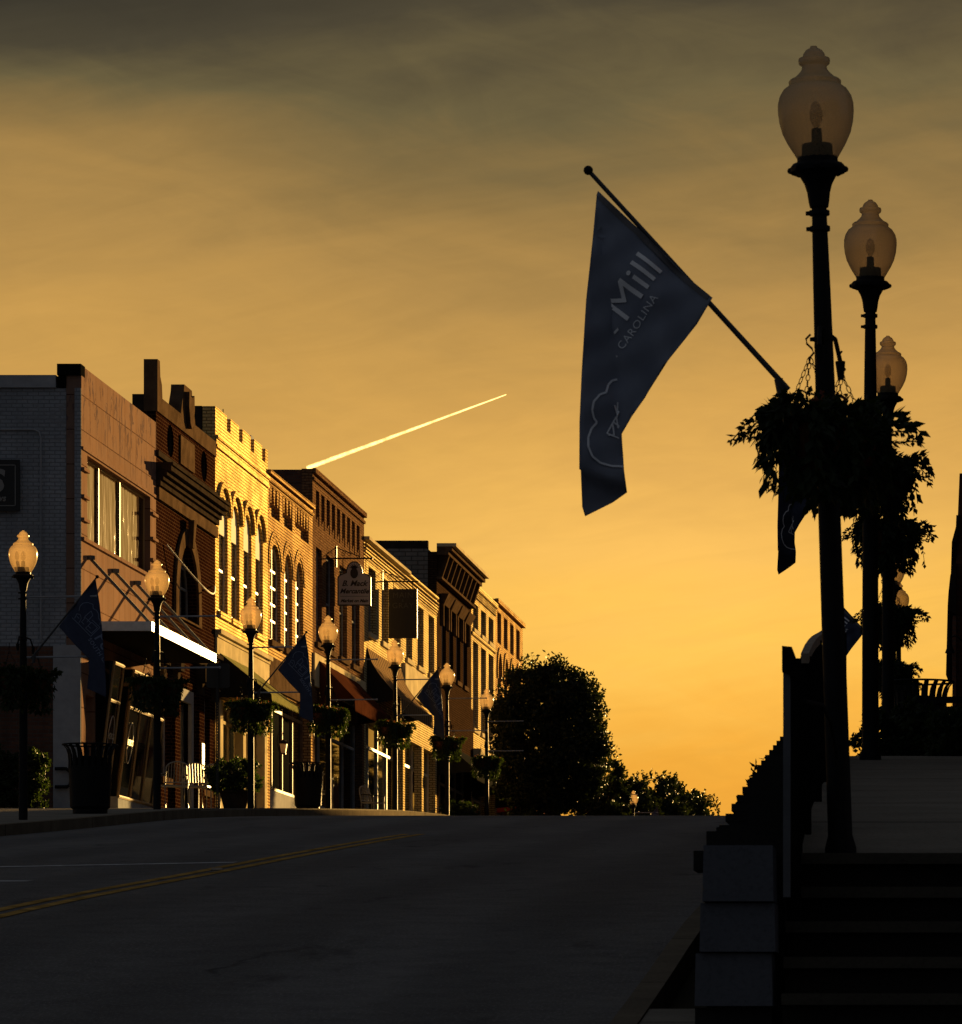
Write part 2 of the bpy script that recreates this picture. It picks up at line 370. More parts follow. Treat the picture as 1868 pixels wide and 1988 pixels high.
def concretemat(name, a, b, joint=0.0):
    m = bpy.data.materials.new(name); m.use_nodes = True; g = NG(m.node_tree)
    out = g.n('ShaderNodeOutputMaterial'); p = g.n('ShaderNodeBsdfPrincipled'); g.t.links.new(p.outputs[0], out.inputs[0])
    pos = g.n('ShaderNodeNewGeometry').outputs['Position']
    sp = g.n('ShaderNodeSeparateXYZ'); g.put(sp.inputs[0], pos)
    st = g.comb(g.m('MULTIPLY', sp.outputs[0], .6), g.m('MULTIPLY', sp.outputs[1], 1.6), sp.outputs[2])
    col = g.mix(g.mr(g.noise(st, 1.4, 6, .65), .3, .72), a, b)
    col = g.mix(g.mr(g.noise(pos, 35, 4, .65), .5, .8, 0, .5), col, tuple(v * .4 for v in a))
    h = g.noise(pos, 45, 4, .6)
    if joint:
        fr = g.m('ABSOLUTE', g.m('SUBTRACT', g.m('FRACT', g.m('DIVIDE', sp.outputs[1], joint)), .5))
        j = g.m('LESS_THAN', fr, .012 / joint)
        col = g.mix(j, col, tuple(v * .25 for v in a))
    g.put(p.inputs['Base Color'], col); p.inputs['Roughness'].default_value = .95; p.inputs['Specular IOR Level'].default_value = 0
    bp = g.n('ShaderNodeBump'); bp.inputs['Strength'].default_value = .45; bp.inputs['Distance'].default_value = .01
    g.put(bp.inputs['Height'], h); g.t.links.new(bp.outputs[0], p.inputs['Normal'])
    return m

def stripemat(name, c1, c2, w):
    m = bpy.data.materials.new(name); m.use_nodes = True; g = NG(m.node_tree)
    out = g.n('ShaderNodeOutputMaterial'); p = g.n('ShaderNodeBsdfPrincipled'); g.t.links.new(p.outputs[0], out.inputs[0])
    pos = g.n('ShaderNodeNewGeometry').outputs['Position']; sp = g.n('ShaderNodeSeparateXYZ'); g.put(sp.inputs[0], pos)
    f = g.m('GREATER_THAN', g.m('FRACT', g.m('DIVIDE', sp.outputs[1], w)), .5)
    col = g.mix(f, c1, c2)
    col = g.mix(g.mr(g.noise(pos, 2.5, 5, .6), .4, .8, 0, .5), col, tuple(v * .4 for v in c1))
    g.put(p.inputs['Base Color'], col); p.inputs['Roughness'].default_value = .95; p.inputs['Specular IOR Level'].default_value = 0
    return m

M = dict(
    black=pmat('black_iron', (.006, .006, .0065), .62, .0, .14, .3, 20, .08, 60),
    blackmatte=pmat('black_paint', (.006, .006, .006), .85, .0, .08),
    white=pmat('white_metal', (.66, .64, .60), .5, .0, .25, .12, 8),
    offwhite=pmat('painted_wood', (.55, .50, .41), .6, .0, .15, .18, 5, .1, 30),
    cream=pmat('cream_stucco', (.50, .41, .25), .9, .0, .04, .22, 1.5, .3, 14),
    stone=pmat('brown_stone', (.085, .054, .033), .9, .0, .03, .35, 2.5, .4, 18),
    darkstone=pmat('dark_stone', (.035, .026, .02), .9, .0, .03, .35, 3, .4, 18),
    grey=pmat('grey_metal', (.10, .105, .115), .6, .1, .15, .15, 6),
    lightgrey=pmat('light_grey_paint', (.30, .31, .33), .8, .0, .05, .15, 4, .1, 40),
    frame=pmat('window_frame_paint', (.22, .215, .21), .7, .0, .12, .2, 6),
    gold=pmat('brass_frame', (.36, .25, .12), .6, .0, .14),
    glass=glassmat('window_glass', wave=.05, rough=.015), wavy=glassmat('old_window_glass', (.035, .018, .008), .32, .012),
    shopglass=glassmat('shop_glass', (.006, .007, .008), .03),
    roof=pmat('tar_roof', (.035, .034, .033), .9, 0, .2, .3, 2),
    tile=tilemat(),
    wallpaint=brick('painted_side_brick', (.32, .345, .38), (.36, .385, .42), (.20, .215, .24), .6, stain=.5, worn=(.24, .25, .27), tex=.45, dist=.016),
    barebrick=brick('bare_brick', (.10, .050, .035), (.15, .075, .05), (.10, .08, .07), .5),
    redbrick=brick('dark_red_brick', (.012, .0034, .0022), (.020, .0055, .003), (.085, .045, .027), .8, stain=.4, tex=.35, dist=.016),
    yellow=brick('yellow_painted_brick', (.90, .62, .235), (.82, .55, .20), (.20, .115, .04), 1.0, grout=.013, stain=.5, tex=.9, dist=.022, gloss=.024),
    orange=brick('orange_brick', (.42, .25, .115), (.50, .31, .14), (.10, .055, .03), .9, grout=.014, stain=.3, tex=.3, dist=.018, gloss=.009),
    rough=brick('rough_brick', (.20, .11, .06), (.30, .175, .095), (.09, .05, .03), 1.0, stain=.5, tex=.9, dist=.05),
    pale=brick('pale_painted_brick', (.57, .45, .235), (.64, .51, .27), (.17, .12, .06), .8, grout=.017, stain=.32, tex=.35, dist=.02, gloss=.014),
    brown=brick('brown_brick', (.045, .025, .014), (.065, .036, .02), (.02, .013, .009), .9, grout=.016, stain=.3, dist=.02),
    rightbrick=brick('right_side_brick', (.16, .07, .045), (.20, .09, .055), (.14, .10, .08), .6),  # ordinary red brick of the right-hand buildings
    asphalt=roadmat(), walk=concretemat('sidewalk_concrete', (.165, .147, .118), (.25, .222, .178), 1.5),
    kerb=concretemat('kerb_concrete', (.12, .10, .075), (.19, .155, .11), 3.0),
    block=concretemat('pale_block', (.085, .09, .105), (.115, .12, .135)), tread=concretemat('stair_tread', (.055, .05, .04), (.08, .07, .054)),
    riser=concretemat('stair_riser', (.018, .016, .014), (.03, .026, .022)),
    earth=concretemat('earth', (.045, .04, .03), (.07, .06, .04)),
    wallstone=concretemat('retaining_wall_stone', (.02, .02, .019), (.035, .033, .031)),
    yline=pmat('yellow_road_paint', (.34, .205, .06), .9, 0, 0, .6, 5), wline=pmat('white_road_paint', (.42, .41, .40), .9, 0, 0, .5, 5),
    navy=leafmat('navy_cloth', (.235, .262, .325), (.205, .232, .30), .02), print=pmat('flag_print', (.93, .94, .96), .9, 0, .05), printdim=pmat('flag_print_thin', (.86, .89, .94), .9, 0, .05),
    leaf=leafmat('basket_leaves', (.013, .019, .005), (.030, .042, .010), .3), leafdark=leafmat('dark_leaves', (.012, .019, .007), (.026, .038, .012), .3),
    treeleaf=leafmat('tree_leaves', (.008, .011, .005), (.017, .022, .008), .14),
    flower=leafmat('flower_petals', (.12, .03, .025), (.2, .06, .045), .3),
    bark=pmat('bark', (.07, .05, .035), .9, 0, .1, .4, 6, .6, 20), coco=pmat('coco_liner', (.10, .045, .025), .95, 0, .1, .4, 25, .6, 50),
    acryl=acrylic(), bulb=glassbulb(), wood=pmat('weathered_wood', (.26, .21, .16), .85, 0, .2, .35, 9, .4, 30),
    green=stripemat('green_striped_canvas', (.15, .145, .055), (.26, .25, .10), .22), red=pmat('red_canvas', (.052, .018, .010), .95, 0, .02, .3, 2.5, .15, 20),
    tan=stripemat('tan_striped_canvas', (.27, .175, .095), (.10, .065, .035), .5), redstripe=stripemat('red_striped_canvas', (.45, .06, .03), (.40, .26, .12), .6), darkcanvas=pmat('black_canvas', (.02, .02, .018), .9, 0, .1),
    signwhite=pmat('sign_white', (.36, .35, .335), .6), signblack=pmat('sign_black', (.012, .011, .011), .55), signgrey=pmat('sign_grey_letters', (.22, .21, .20), .6),
    olive=pmat('dark_sign_metal', (.05, .047, .043), .75, .0, .1), panel=pmat('white_panel', (.34, .33, .33), .85, 0, .05, .1, 3), planks=pmat('dark_planks', (.13, .085, .055), .7, 0, .25, .35, 3),
    navyshade=leafmat('shaded_navy_cloth', (.045, .055, .095), (.038, .047, .082), .02), inkshade=pmat('shaded_flag_print', (.20, .235, .33), .9, 0, 0), hem=pmat('flag_hem', (.16, .155, .16), .9, 0, 0), chairpaint=pmat('chair_enamel', (.26, .24, .20), .4, .0, .3), archwhite=pmat('white_arch_board', (.85, .80, .68), .9, 0, 0), polemetal=pmat('flagpole_metal', (.05, .05, .052), .5, .0, .3),  # same flag cloth and print again, with shade put into their colours
)
def contrail_mat():
    m = bpy.data.materials.new('ice_trail'); m.use_nodes = True; g = NG(m.node_tree)
    out = g.n('ShaderNodeOutputMaterial'); t = g.n('ShaderNodeBsdfTranslucent'); t.inputs[0].default_value = (1, 1, 1, 1)
    tr = g.n('ShaderNodeBsdfTransparent'); mx = g.n('ShaderNodeMixShader'); lw = g.n('ShaderNodeLayerWeight'); lw.inputs[0].default_value = .5; po = g.n('ShaderNodeTexCoord').outputs['Object']
    g.put(mx.inputs[0], g.m('MULTIPLY', g.m('POWER', g.m('SUBTRACT', 1.0, lw.outputs['Facing']), 2.8), g.mr(g.noise(po, .05, 5, .7), .32, .68, .06, .52)))
    g.t.links.new(tr.outputs[0], mx.inputs[1]); g.t.links.new(t.outputs[0], mx.inputs[2])
    g.t.links.new(mx.outputs[0], out.inputs[0]); return m

# ------------------------------------------------------------------ ground
PROF = [(-80, -4.5), (0, -1.75), (12, -1.1), (17, -.72), (24.4, -.02), (31.2, .66), (43.2, 1.49), (53, 2.14), (63, 2.77), (73.2, 3.41), (83.2, 3.92), (93.7, 4.42), (105.3, 4.93),
        (116, 5.27), (126.8, 5.42), (150, 5.46), (175, 5.46), (200, 5.2), (252, 3.5), (400, -3), (4000, -40)]
PR = [(10, -.25), (20.5, -.3), (23.3, .89), (28, 1.5), (33.6, 2.02), (45.4, 2.74), (57, 3.3), (74.8, 3.95), (85, 4.36), (105, 5.05), (130, 5.55), (175, 5.6)]
def curve(P, y):
    n = len(P)
    if y <= P[0][0]: return P[0][1]
    for i in range(n - 1):
        if y <= P[i + 1][0]:
            (a, za), (b, zb) = P[i], P[i + 1]; h = b - a
            def sl(j):
                if j <= 0 or j >= n - 1: return None
                d0 = (P[j][1] - P[j - 1][1]) / (P[j][0] - P[j - 1][0]); d1 = (P[j + 1][1] - P[j][1]) / (P[j + 1][0] - P[j][0])
                return 0 if d0 * d1 <= 0 else 2 * d0 * d1 / (d0 + d1)
            s = (zb - za) / h; m0 = sl(i); m1 = sl(i + 1); m0 = s if m0 is None else m0; m1 = s if m1 is None else m1
            t = (y - a) / h
            return za * (2 * t ** 3 - 3 * t * t + 1) + m0 * h * (t ** 3 - 2 * t * t + t) + zb * (-2 * t ** 3 + 3 * t * t) + m1 * h * (t ** 3 - t * t)
    return P[-1][1]
hz = lambda y: curve(PROF, y)                 # road
lz = lambda y: hz(y) + .15                    # left pavement
rz_ = lambda y: curve(PR, y)                  # raised right pavement
def sheet(name, x0, x1, ys, zf, mat, dz=0, skirt=0, kind='structure', nx=1):
    b = MB(); vs = []; fs = []; n = nx + 1
    xs = [x0 + (x1 - x0) * i / nx for i in range(n)]
    for y in ys:
        for x in xs: vs.append((x, y, zf(y) + dz))
    for j in range(len(ys) - 1):
        for i in range(nx): fs.append((j * n + i, j * n + i + 1, (j + 1) * n + i + 1, (j + 1) * n + i))
    if skirt:
        k = len(vs)
        for y in ys: vs.append((x0, y, zf(y) + dz - skirt)); vs.append((x1, y, zf(y) + dz - skirt))
        for j in range(len(ys) - 1):
            a, c = k + 2 * j, k + 2 * j + 2
            fs.append((j * n, (j + 1) * n, c, a)); fs.append((j * n + nx, a + 1, c + 1, (j + 1) * n + nx))
        fs.append((0, k, k + 1, nx)); e = (len(ys) - 1) * n; fs.append((e, e + nx, k + 2 * len(ys) - 1, k + 2 * len(ys) - 2))
    b.add(vs, fs); o = b.build(name, mat); o['kind'] = kind
    return o
fine = [-40 + 2 * i for i in range(160)]
sheet('ground', -900, 900, [-80, -40] + [y for y in fine if y > -40] + [300, 340, 400, 600, 1000, 2000, 4000], hz, M['earth'], -.06)
sheet('road', -12.6, -1.75, fine, hz, M['asphalt'], 0)
sheet('left_pavement', -30, -12.78, [y for y in fine if y > 20], lz, M['walk'], 0, .3)
sheet('left_kerb', -12.776, -12.6, [y for y in fine if 20 < y <= 74] , lz, M['kerb'], .004, .3)
sheet('left_kerb', -12.776, -12.6, [74 + 2 * i for i in range(60)], lz, M['kerb'], -.03, .3)
sheet('right_kerb', -1.75, -1.6, [y for y in fine if 12 < y < 200], lambda y: hz(y) + .13, M['kerb'], 0, .3)
sheet('lower_right_pavement', -1.596, 3.5, [y for y in fine if 10 < y < 26], lambda y: hz(y) + .12, M['walk'], 0, .2)
sheet('right_pavement', -1.0, 3.5, [23.3 + 1.5 * i for i in range(100)], rz_, M['walk'], 0, 2.5)
for dx in (-.17, .05): sheet('centre_line', -7.2 + dx, -7.2 + dx + .12, [10 + 1.5 * i for i in range(34)], hz, M['yline'], .005)
def cross_line(xa, ya, xb, yb, w):
    b = MB(); n = 8; vs = []; fs = []
    for i in range(n + 1):
        x = xa + (xb - xa) * i / n; y = ya + (yb - ya) * i / n
        vs += [(x, y, hz(y) + .005), (x, y + w, hz(y + w) + .005)]
    for i in range(n): fs.append((2 * i, 2 * i + 2, 2 * i + 3, 2 * i + 1))
    o = b.add(vs, fs).build('stop_line', M['wline']); o['kind'] = 'structure'
cross_line(-12.0, 42.4, -7.42, 45.6, .32); cross_line(-12.0, 39.2, -8.4, 39.9, .32)

rm = MB().hexa([(-.06, -.05, 0), (.06, -.05, 0), (.06, .05, 0), (-.06, .05, 0)], [(-.045, -.03, .022), (.045, -.03, .022), (.045, .03, .022), (-.045, .03, .022)]).build('road_reflector', M['wood'])
rm.location = (-7.19, 43.2, hz(43.2) + .006); tag(rm, 'small raised reflector stuck on the double yellow line', 'road reflector')
# ------------------------------------------------------------------ facades on the left side of the street
XF = -17.0
def fy(x): return -XF * FPX / (X0 - x)                   # measured position along the facade line
def fz(x, y): return (Y0 - y) * fy(x) / FPX
FR = lambda u, w, d: (XF - d, u, w)
def rect(u0, u1, w0, w1): return [(u0, w0), (u1, w0), (u1, w1), (u0, w1)]
def archp(u0, u1, w0, w1, rise=None, n=12):
    c = (u0 + u1) / 2; a = (u1 - u0) / 2; h = rise or a; sp = w1 - h
    return [(u0, w0), (u1, w0)] + [(c + a * math.cos(math.pi * i / n), sp + h * math.sin(math.pi * i / n)) for i in range(n + 1)]
def inset(poly, t):
    cx = (min(p[0] for p in poly) + max(p[0] for p in poly)) / 2; cy = (min(p[1] for p in poly) + max(p[1] for p in poly)) / 2
    w = (max(p[0] for p in poly) - min(p[0] for p in poly)) / 2; h = (max(p[1] for p in poly) - min(p[1] for p in poly)) / 2
    return [(cx + (p[0] - cx) * (w - t) / w, cy + (p[1] - cy) * (h - t) / h) for p in poly]
def window(b, poly, rec=.1, fmat='frame', gmat='glass', bars_h=(.5,), bars_v=(), ft=.07, sill=None, arch_panel=None, smat='stone'):
    """frame ring set back in its opening, bars, pane and sill"""
    poly = inset(poly, .004); f = MB(); ring = inset(poly, ft)
    fr = lambda u, w, d: (XF - rec - d, u, w)
    f.slab(poly, [ring], fr, .06)
    u0, u1 = min(p[0] for p in ring), max(p[0] for p in ring); w0, w1 = min(p[1] for p in ring), max(p[1] for p in ring)
    for q in bars_h: f.box((XF - rec - .05, u0, w0 + (w1 - w0) * q - .028), (XF - rec - .004, u1, w0 + (w1 - w0) * q + .028))
    for q in bars_v: f.box((XF - rec - .048, u0 + (u1 - u0) * q - .018, w0), (XF - rec - .006, u0 + (u1 - u0) * q + .018, w1))
    o = f.build('window', M[fmat], b)
    MB().slab(inset(ring, -.01), [], lambda u, w, d: (XF - rec - .028 - d, u, w), .008).build('pane', M[gmat], o)
    if arch_panel:
        MB().slab(arch_panel, [], lambda u, w, d: (XF - rec + .02 - d, u, w), .03).build('arch_panel', M['archwhite'], o)
    if sill: MB().box((XF - .02, u0 - .16, w0 - ft - .16), (XF + .07, u1 + .16, w0 - ft - .012)).build('sill', M[smat], o)
    return o
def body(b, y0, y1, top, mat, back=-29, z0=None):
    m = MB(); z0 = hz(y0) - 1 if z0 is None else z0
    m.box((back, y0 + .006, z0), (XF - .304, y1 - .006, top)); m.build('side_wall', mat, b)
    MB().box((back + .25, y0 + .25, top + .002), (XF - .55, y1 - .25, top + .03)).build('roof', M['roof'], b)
def facade(b, y0, y1, top, holes, mat, z0=None, name='front_wall', outer=None):
    z0 = hz(y0) - 1 if z0 is None else z0
    o = outer or [(y0 + .004, z0), (y1 - .004, z0), (y1 - .004, top), (y0 + .004, top)]
    return MB().slab(o, holes, FR, .30).build(name, mat, b)
def strip(mb, y0, y1, w0, w1, out, ends=0.0): mb.box((XF - .002, y0 - ends, w0), (XF + out, y1 + ends, w1)); return mb
def shopfront(b, u0, u1, z0, z1, n, rec=.35, base=.6, fmat='frame', bmat='planks', transom=.78, door=None, gmat='shopglass'):
    """recessed shop window: bulkhead, mullions, transom bar, glass, door"""
    f = MB(); x = XF - min(rec, .27)
    f.box((x - .02, u0 + .005, z0), (x + .06, u1 - .005, z0 + base)); o = f.build('shopfront', M[bmat], b)
    f = MB()
    for i in range(n + 1):
        u = u0 + .04 + (u1 - u0 - .08) * i / n; f.box((x - .012, u - .035, z0 + base + .002), (x + .045, u + .035, z1 - .004))
    zt = z0 + (z1 - z0) * transom
    for i in range(n):
        ua = u0 + .04 + (u1 - u0 - .08) * i / n + .037; ub = u0 + .04 + (u1 - u0 - .08) * (i + 1) / n - .037
        f.box((x - .01, ua, zt - .04), (x + .04, ub, zt + .04)); f.box((x - .01, ua, z0 + base + .003), (x + .05, ub, z0 + base + .07))
    f.build('mullion', M[fmat], o)
    MB().box((x - .018, u0 + .01, z0 + base + .004), (x - .014, u1 - .01, z1 - .005)).build('pane', M[gmat], o)
    return o
def awning(b, u0, u1, zt, zo, out, val, mat, vmat, curve_=0.0, name='awning'):
    """canvas sheet on a frame, closed gable ends, hanging valance"""
    n = 8; prof = []
    for i in range(n + 1):
        t = i / n; prof.append((out * t, zt + (zo - zt) * (t ** .62 if curve_ > 0 else t) if curve_ else zt + (zo - zt) * t))
    m = MB(); vs = []; fs = []; k = max(2, int((u1 - u0) / .6))
    for j in range(k + 1):
        u = u0 + (u1 - u0) * j / k
        for (d, z) in prof: vs.append((XF + .01 + d, u, z - (.03 * math.sin(math.pi * (d / out)) * (j % 2))))
    for j in range(k):
        for i in range(n): a = j * (n + 1) + i; fs.append((a, a + 1, a + n + 2, a + n + 1))
    m.add(vs, fs); o = m.build(name, mat, b)
    for u, w in ((u0, .012), (u1, -.012)):
        s = MB(); pts = [(XF + .012 + d, u + w, z - .012) for d, z in prof] + [(XF + .012, u + w, zo - val * .6)]
        s.add(pts, [tuple(range(len(pts)))]); s.build('end_panel', vmat, o)
    v = MB(); q = []; g = []; kk = max(4, int((u1 - u0) / .12))
    for j in range(kk + 1):
        u = u0 + (u1 - u0) * j / kk; q += [(XF + .012 + out, u, zo + .005), (XF + .012 + out + .012, u, zo - val - (.05 if j % 2 else 0))]
    for j in range(kk): g.append((2 * j, 2 * j + 1, 2 * j + 3, 2 * j + 2))
    v.add(q, g); v.build('valance', mat, o)
    fr = MB()
    for u in (u0 + .03, u1 - .03): fr.tube([(XF + .02, u, zo - .06), (XF + out - .02, u, zo - .06)], .015, 6)
    fr.tube([(XF + out - .03, u0, zo - .06), (XF + out - .03, u1, zo - .06)], .015, 6)
    fr.build('awning_frame', M['black'], o)
    return o

BX = [158, 303, 418, 520, 607, 707, 848, 915, 962, 1015]
D = [fy(x) for x in BX]                                   # party walls
def text_mesh(body_, size, shear=0.0, bold=0.0, align='CENTER', spacing=1.0):
    cu = bpy.data.curves.new('lettering', 'FONT'); cu.body = body_; cu.size = size; cu.shear = shear; cu.offset = bold; cu.align_x = align; cu.space_character = spacing
    cu.resolution_u = 3
    o = bpy.data.objects.new('lettering', cu); COL.objects.link(o); bpy.context.view_layer.update()
    me = bpy.data.meshes.new_from_object(o.evaluated_get(bpy.context.evaluated_depsgraph_get()))
    vs = [v.co.copy() for v in me.vertices]; fs = [tuple(p.vertices) for p in me.polygons]
    bpy.data.objects.remove(o); bpy.data.curves.remove(cu); bpy.data.meshes.remove(me)
    return vs, fs
def put_text(mb, txt, mapf, **kw):
    vs, fs = text_mesh(txt, **kw); return mb.add([mapf(v.x, v.y) for v in vs], fs)

# ---- first building: painted side wall, tiled front
b1 = thing('commercial_building', 'two-storey corner building with pinkish tan tiled front, flaking paint and grey brick side wall', 'building', (0, 0, 0))
y0, y1 = D[0], D[1]; top1 = 13.0
wo = rect(fy(169.6), fy(291.9), 9.63, 11.29)
door = rect(86.35, 87.25, hz(86) - .9, 6.5); bay = rect(87.6, 93.9, hz(86) - .9, 7.2)
facade(b1, y0, y1, top1, [wo, door, bay], M['tile'])
m = MB(); m.box((-29, y0 + .006, hz(y0) - 1), (XF - .304, y1 - .006, 12.55)); m.build('side_wall', M['wallpaint'], b1)
MB().box((-30, y0 - .06, 12.552), (-17.50, y0 + .3, 12.80)).build('coping', M['lightgrey'], b1)
m = MB(); m.box((-17.47, y0 - .08, 12.80), (XF + .004, y0 + .35, 13.02)); m.box((-17.46, y0 - .03, 12.556), (XF - .302, y0 + .3, 12.796)); m.build('corner_block', M['blackmatte'], b1)
MB().box((-17.13, y0 - .03, 7.9), (XF - .002, y0 + .002, 12.55)).build('corner_trim', M['wallpaint'], b1)
MB().box((-30, y0 - .03, hz(y0) - 1), (-17.56, y0 + .004, 7.42)).build('bare_brick_panel', M['barebrick'], b1)
MB().box((-17.552, y0 - .05, hz(y0) - 1), (XF - .004, y0 + .004, 7.44)).build('corner_pilaster', M['lightgrey'], b1)
c = MB(); cx = -(X0 - 80) * y0 / FPX
c.tube([(-19.0, y0 - .03, 11.72), (cx - .14, y0 - .03, 11.72), (cx - .04, y0 - .03, 11.68), (cx, y0 - .03, 11.56), (cx, y0 - .03, 7.5)], .018, 6); c.build('conduit', M['lightgrey'], b1)
c = MB(); c.tube([(-17.5, y0 - .12, 4.98), (-17.28, y0 - .12, 4.98), (-17.2, y0 - .12, 4.92), (-17.2, y0 - .12, 4.66), (-17.26, y0 - .12, 4.62), (-17.5, y0 - .12, 4.62)], .035, 8); c.build('wall_pipe', M['black'], b1)
q = MB()
for zz in (10.92, 10.38, 9.92 + .0):
    for ua, ub in ((y0 + .004, fy(169.4)), (fy(292.2), y1 - .02)): strip(q, ua, ub, zz, zz + .06, .06)
strip(q, y0 + .05, y1 - .03, 11.34, 11.40, .03); strip(q, y0 + .05, y1 - .03, 9.53, 9.60, .05)
q.build('ledge', M['tile'], b1)
w = MB(); ring = inset(wo, .05); fr = lambda u, ww, d: (XF - .12 - d, u, ww)
w.slab(inset(wo, .004), [ring], fr, .05)
for px in (201.3, 242.2): w.box((XF - .165, fy(px) - .03, 9.68), (XF - .10, fy(px) + .03, 11.24))
w = w.build('window', M['gold'], b1)
MB().box((XF - .155, fy(169.6) + .04, 9.67), (XF - .148, fy(291.9) - .04, 11.25)).build('pane', M['wavy'], w)
# canopy with its stays
cn = MB(); cn.box((XF + .003, 86.3, 7.76), (-15.67, 94.0, 7.95)); cn = cn.build('canopy', M['white'], b1)
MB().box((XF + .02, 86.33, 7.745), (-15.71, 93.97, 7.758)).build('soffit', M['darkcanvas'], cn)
for u in (86.6, 89.15, 91.6, 93.9):
    s = MB(); s.tube([(XF + .03, u, 9.25), (-15.78, u, 7.96)], .035, 6); s.lathe([(.09, -.02), (.09, .06)], 10, (XF + .05, u, 9.23)); s.build('stay', M['grey'], cn)
# leaning shop windows either side of the entrance
gz0, gz1 = 4.62, 7.25
for (ua, ub) in ((87.35, 88.35), (89.45, 93.3)):
    lean = .33; xb, xt = XF + .06, XF + .06 + lean
    fm = MB(); fm.hexa([(XF - .25, ua, hz(ua) - .2), (xb, ua, hz(ua) - .2), (xb, ub, hz(ub) - .2), (XF - .25, ub, hz(ub) - .2)], [(XF - .25, ua, gz0), (xb, ua, gz0), (xb, ub, gz0), (XF - .25, ub, gz0)])
    sf = fm.build('shop_bay', M['lightgrey'], b1)
    fm = MB(); nb = 1 if ub - ua < 2 else 3
    for i in range(nb + 1):
        u = ua + (ub - ua) * i / nb; fm.tube([(xb, u, gz0), (xt, u, gz1)], .03, 5)
    for t in (.0, .70, .985): fm.tube([(xb + lean * t + .002, ua, gz0 + (gz1 - gz0) * t), (xb + lean * t + .002, ub, gz0 + (gz1 - gz0) * t)], .034, 5)
    fm.build('frame', M['gold'], sf)
    g = MB(); g.add([(xb - .015, ua, gz0), (xb - .015, ub, gz0), (xt - .015, ub, gz1), (xt - .015, ua, gz1)], [(0, 1, 2, 3)])
    g.add([(xb - .02, ua + .01, gz0), (XF - .2, ua + .01, gz0), (XF - .2, ua + .01, gz1), (xt - .02, ua + .01, gz1)], [(0, 1, 2, 3)])
    g.build('pane', M['shopglass'], sf)
    sg = MB(); uc = ua + .5; zc = 5.75; xo = lambda z: xb + lean * (z - gz0) / (gz1 - gz0) + .012
    ring = [(xo(zc + .42 * math.sin(t)), uc + .27 * math.cos(t), zc + .42 * math.sin(t)) for t in [2 * math.pi * i / 24 for i in range(25)]]
    sg.tube(ring, .012, 4, False); put_text(sg, "HOBO'S", lambda a, bb: (xo(zc + bb) + .004, uc + a, zc + bb - .05), size=.17, bold=.004)
    sg.build('window_lettering', M['signwhite'], sf)
MB().box((XF - .27, 88.37, hz(88)), (XF - .24, 89.43, 7.2)).build('door', M['darkstone'], b1)
MB().box((XF - .26, 86.37, hz(86)), (XF - .22, 87.23, 6.48)).build('side_door', M['lightgrey'], b1)
MB().box((XF - .28, 93.4, hz(93) - .2), (XF - .1, 93.88, 7.2)).build('end_pier', M['lightgrey'], b1)
sgn = thing('wall_sign', 'black square signboard with white outline and big letter on the grey side wall', 'sign', (-18.90, y0 - .1, 10.6))
MB().box((-.72, -.02, -.51), (.70, .03, .51)).build('board', M['signblack'], sgn)
s = MB(); rr = .62
for a, bb in (((-rr, -.41), (rr, -.395)), ((-rr, .395), (rr, .41)), ((rr - .015, -.41), (rr, .41)), ((-rr, -.41), (-rr + .015, .41))): s.box((a[0], -.028, a[1]), (bb[0], -.021, bb[1]))
put_text(s, 'S', lambda a, bb: (.24 + a, -.03, -.12 + bb), size=.62, bold=.02, shear=.12)
put_text(s, 'WS', lambda a, bb: (.33 + a, -.03, -.31 + bb), size=.115, bold=.006, shear=.15, spacing=1.2)
s.build('lettering', M['signgrey'], sgn)

# ---- second: dark red brick with stone cornice, shield and arched window
b2 = thing('commercial_building', 'dark red brick building with stone shield on its parapet, heavy cornice and big arched window', 'building')
y0, y1 = D[1], D[2]; top2 = 13.25; uc = (y0 + y1) / 2
ov = lambda u: [(u + .42 * math.cos(2 * math.pi * i / 18), 12.83 + .36 * math.sin(2 * math.pi * i / 18)) for i in range(18)]
big = archp(uc - 1.3, uc + 1.3, 9.05, 10.75)
low = [rect(y0 + .55, y0 + 1.75, hz(y0) + .9, 7.5), rect(y0 + 2.55, y0 + 4.9, hz(y0) - .9, 7.5), rect(y0 + 5.7, y1 - .75, hz(y0) + .9, 7.5)]
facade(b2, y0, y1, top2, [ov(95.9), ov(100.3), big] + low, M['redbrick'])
body(b2, y0, y1, 13.0, M['barebrick'])
s = MB(); s.slab([(y0 + .01, 13.252), (y1 - .01, 13.252), (y1 - .01, 13.6), (uc + .95, 13.6), (uc + .72, 13.95), (uc + .55, 14.15), (uc + .5, 14.32), (uc - .5, 14.32), (uc - .55, 14.15), (uc - .72, 13.95), (uc - .95, 13.6), (y0 + .62, 13.6), (y0 + .55, 13.9), (y0 + .36, 14.05), (y0 + .30, 14.38), (y0 + .01, 14.38)], [], lambda u, w_, d: (XF + .03 - d, u, w_), .30)
s.build('parapet', M['stone'], b2)
s = MB(); sh = [(uc - .33, 14.18), (uc - .36, 13.85), (uc - .2, 13.5), (uc, 13.38), (uc + .2, 13.5), (uc + .36, 13.85), (uc + .33, 14.18), (uc + .12, 14.1), (uc - .12, 14.1)]
s.slab(sh, [], lambda u, w_, d: (XF + .12 - d, u, w_), .088).build('shield', M['stone'], b2)
MB().box((-17.52, y0 + .008, 13.0), (-17.272, y0 + .6, 13.62)).build('parapet_return', M['darkstone'], b2)
MB().slab(rect(fy(348.5), fy(375.5), 12.48, 13.12), [], lambda u, w_, d: (XF + .035 - d, u, w_), .034).build('name_panel', M['stone'], b2)
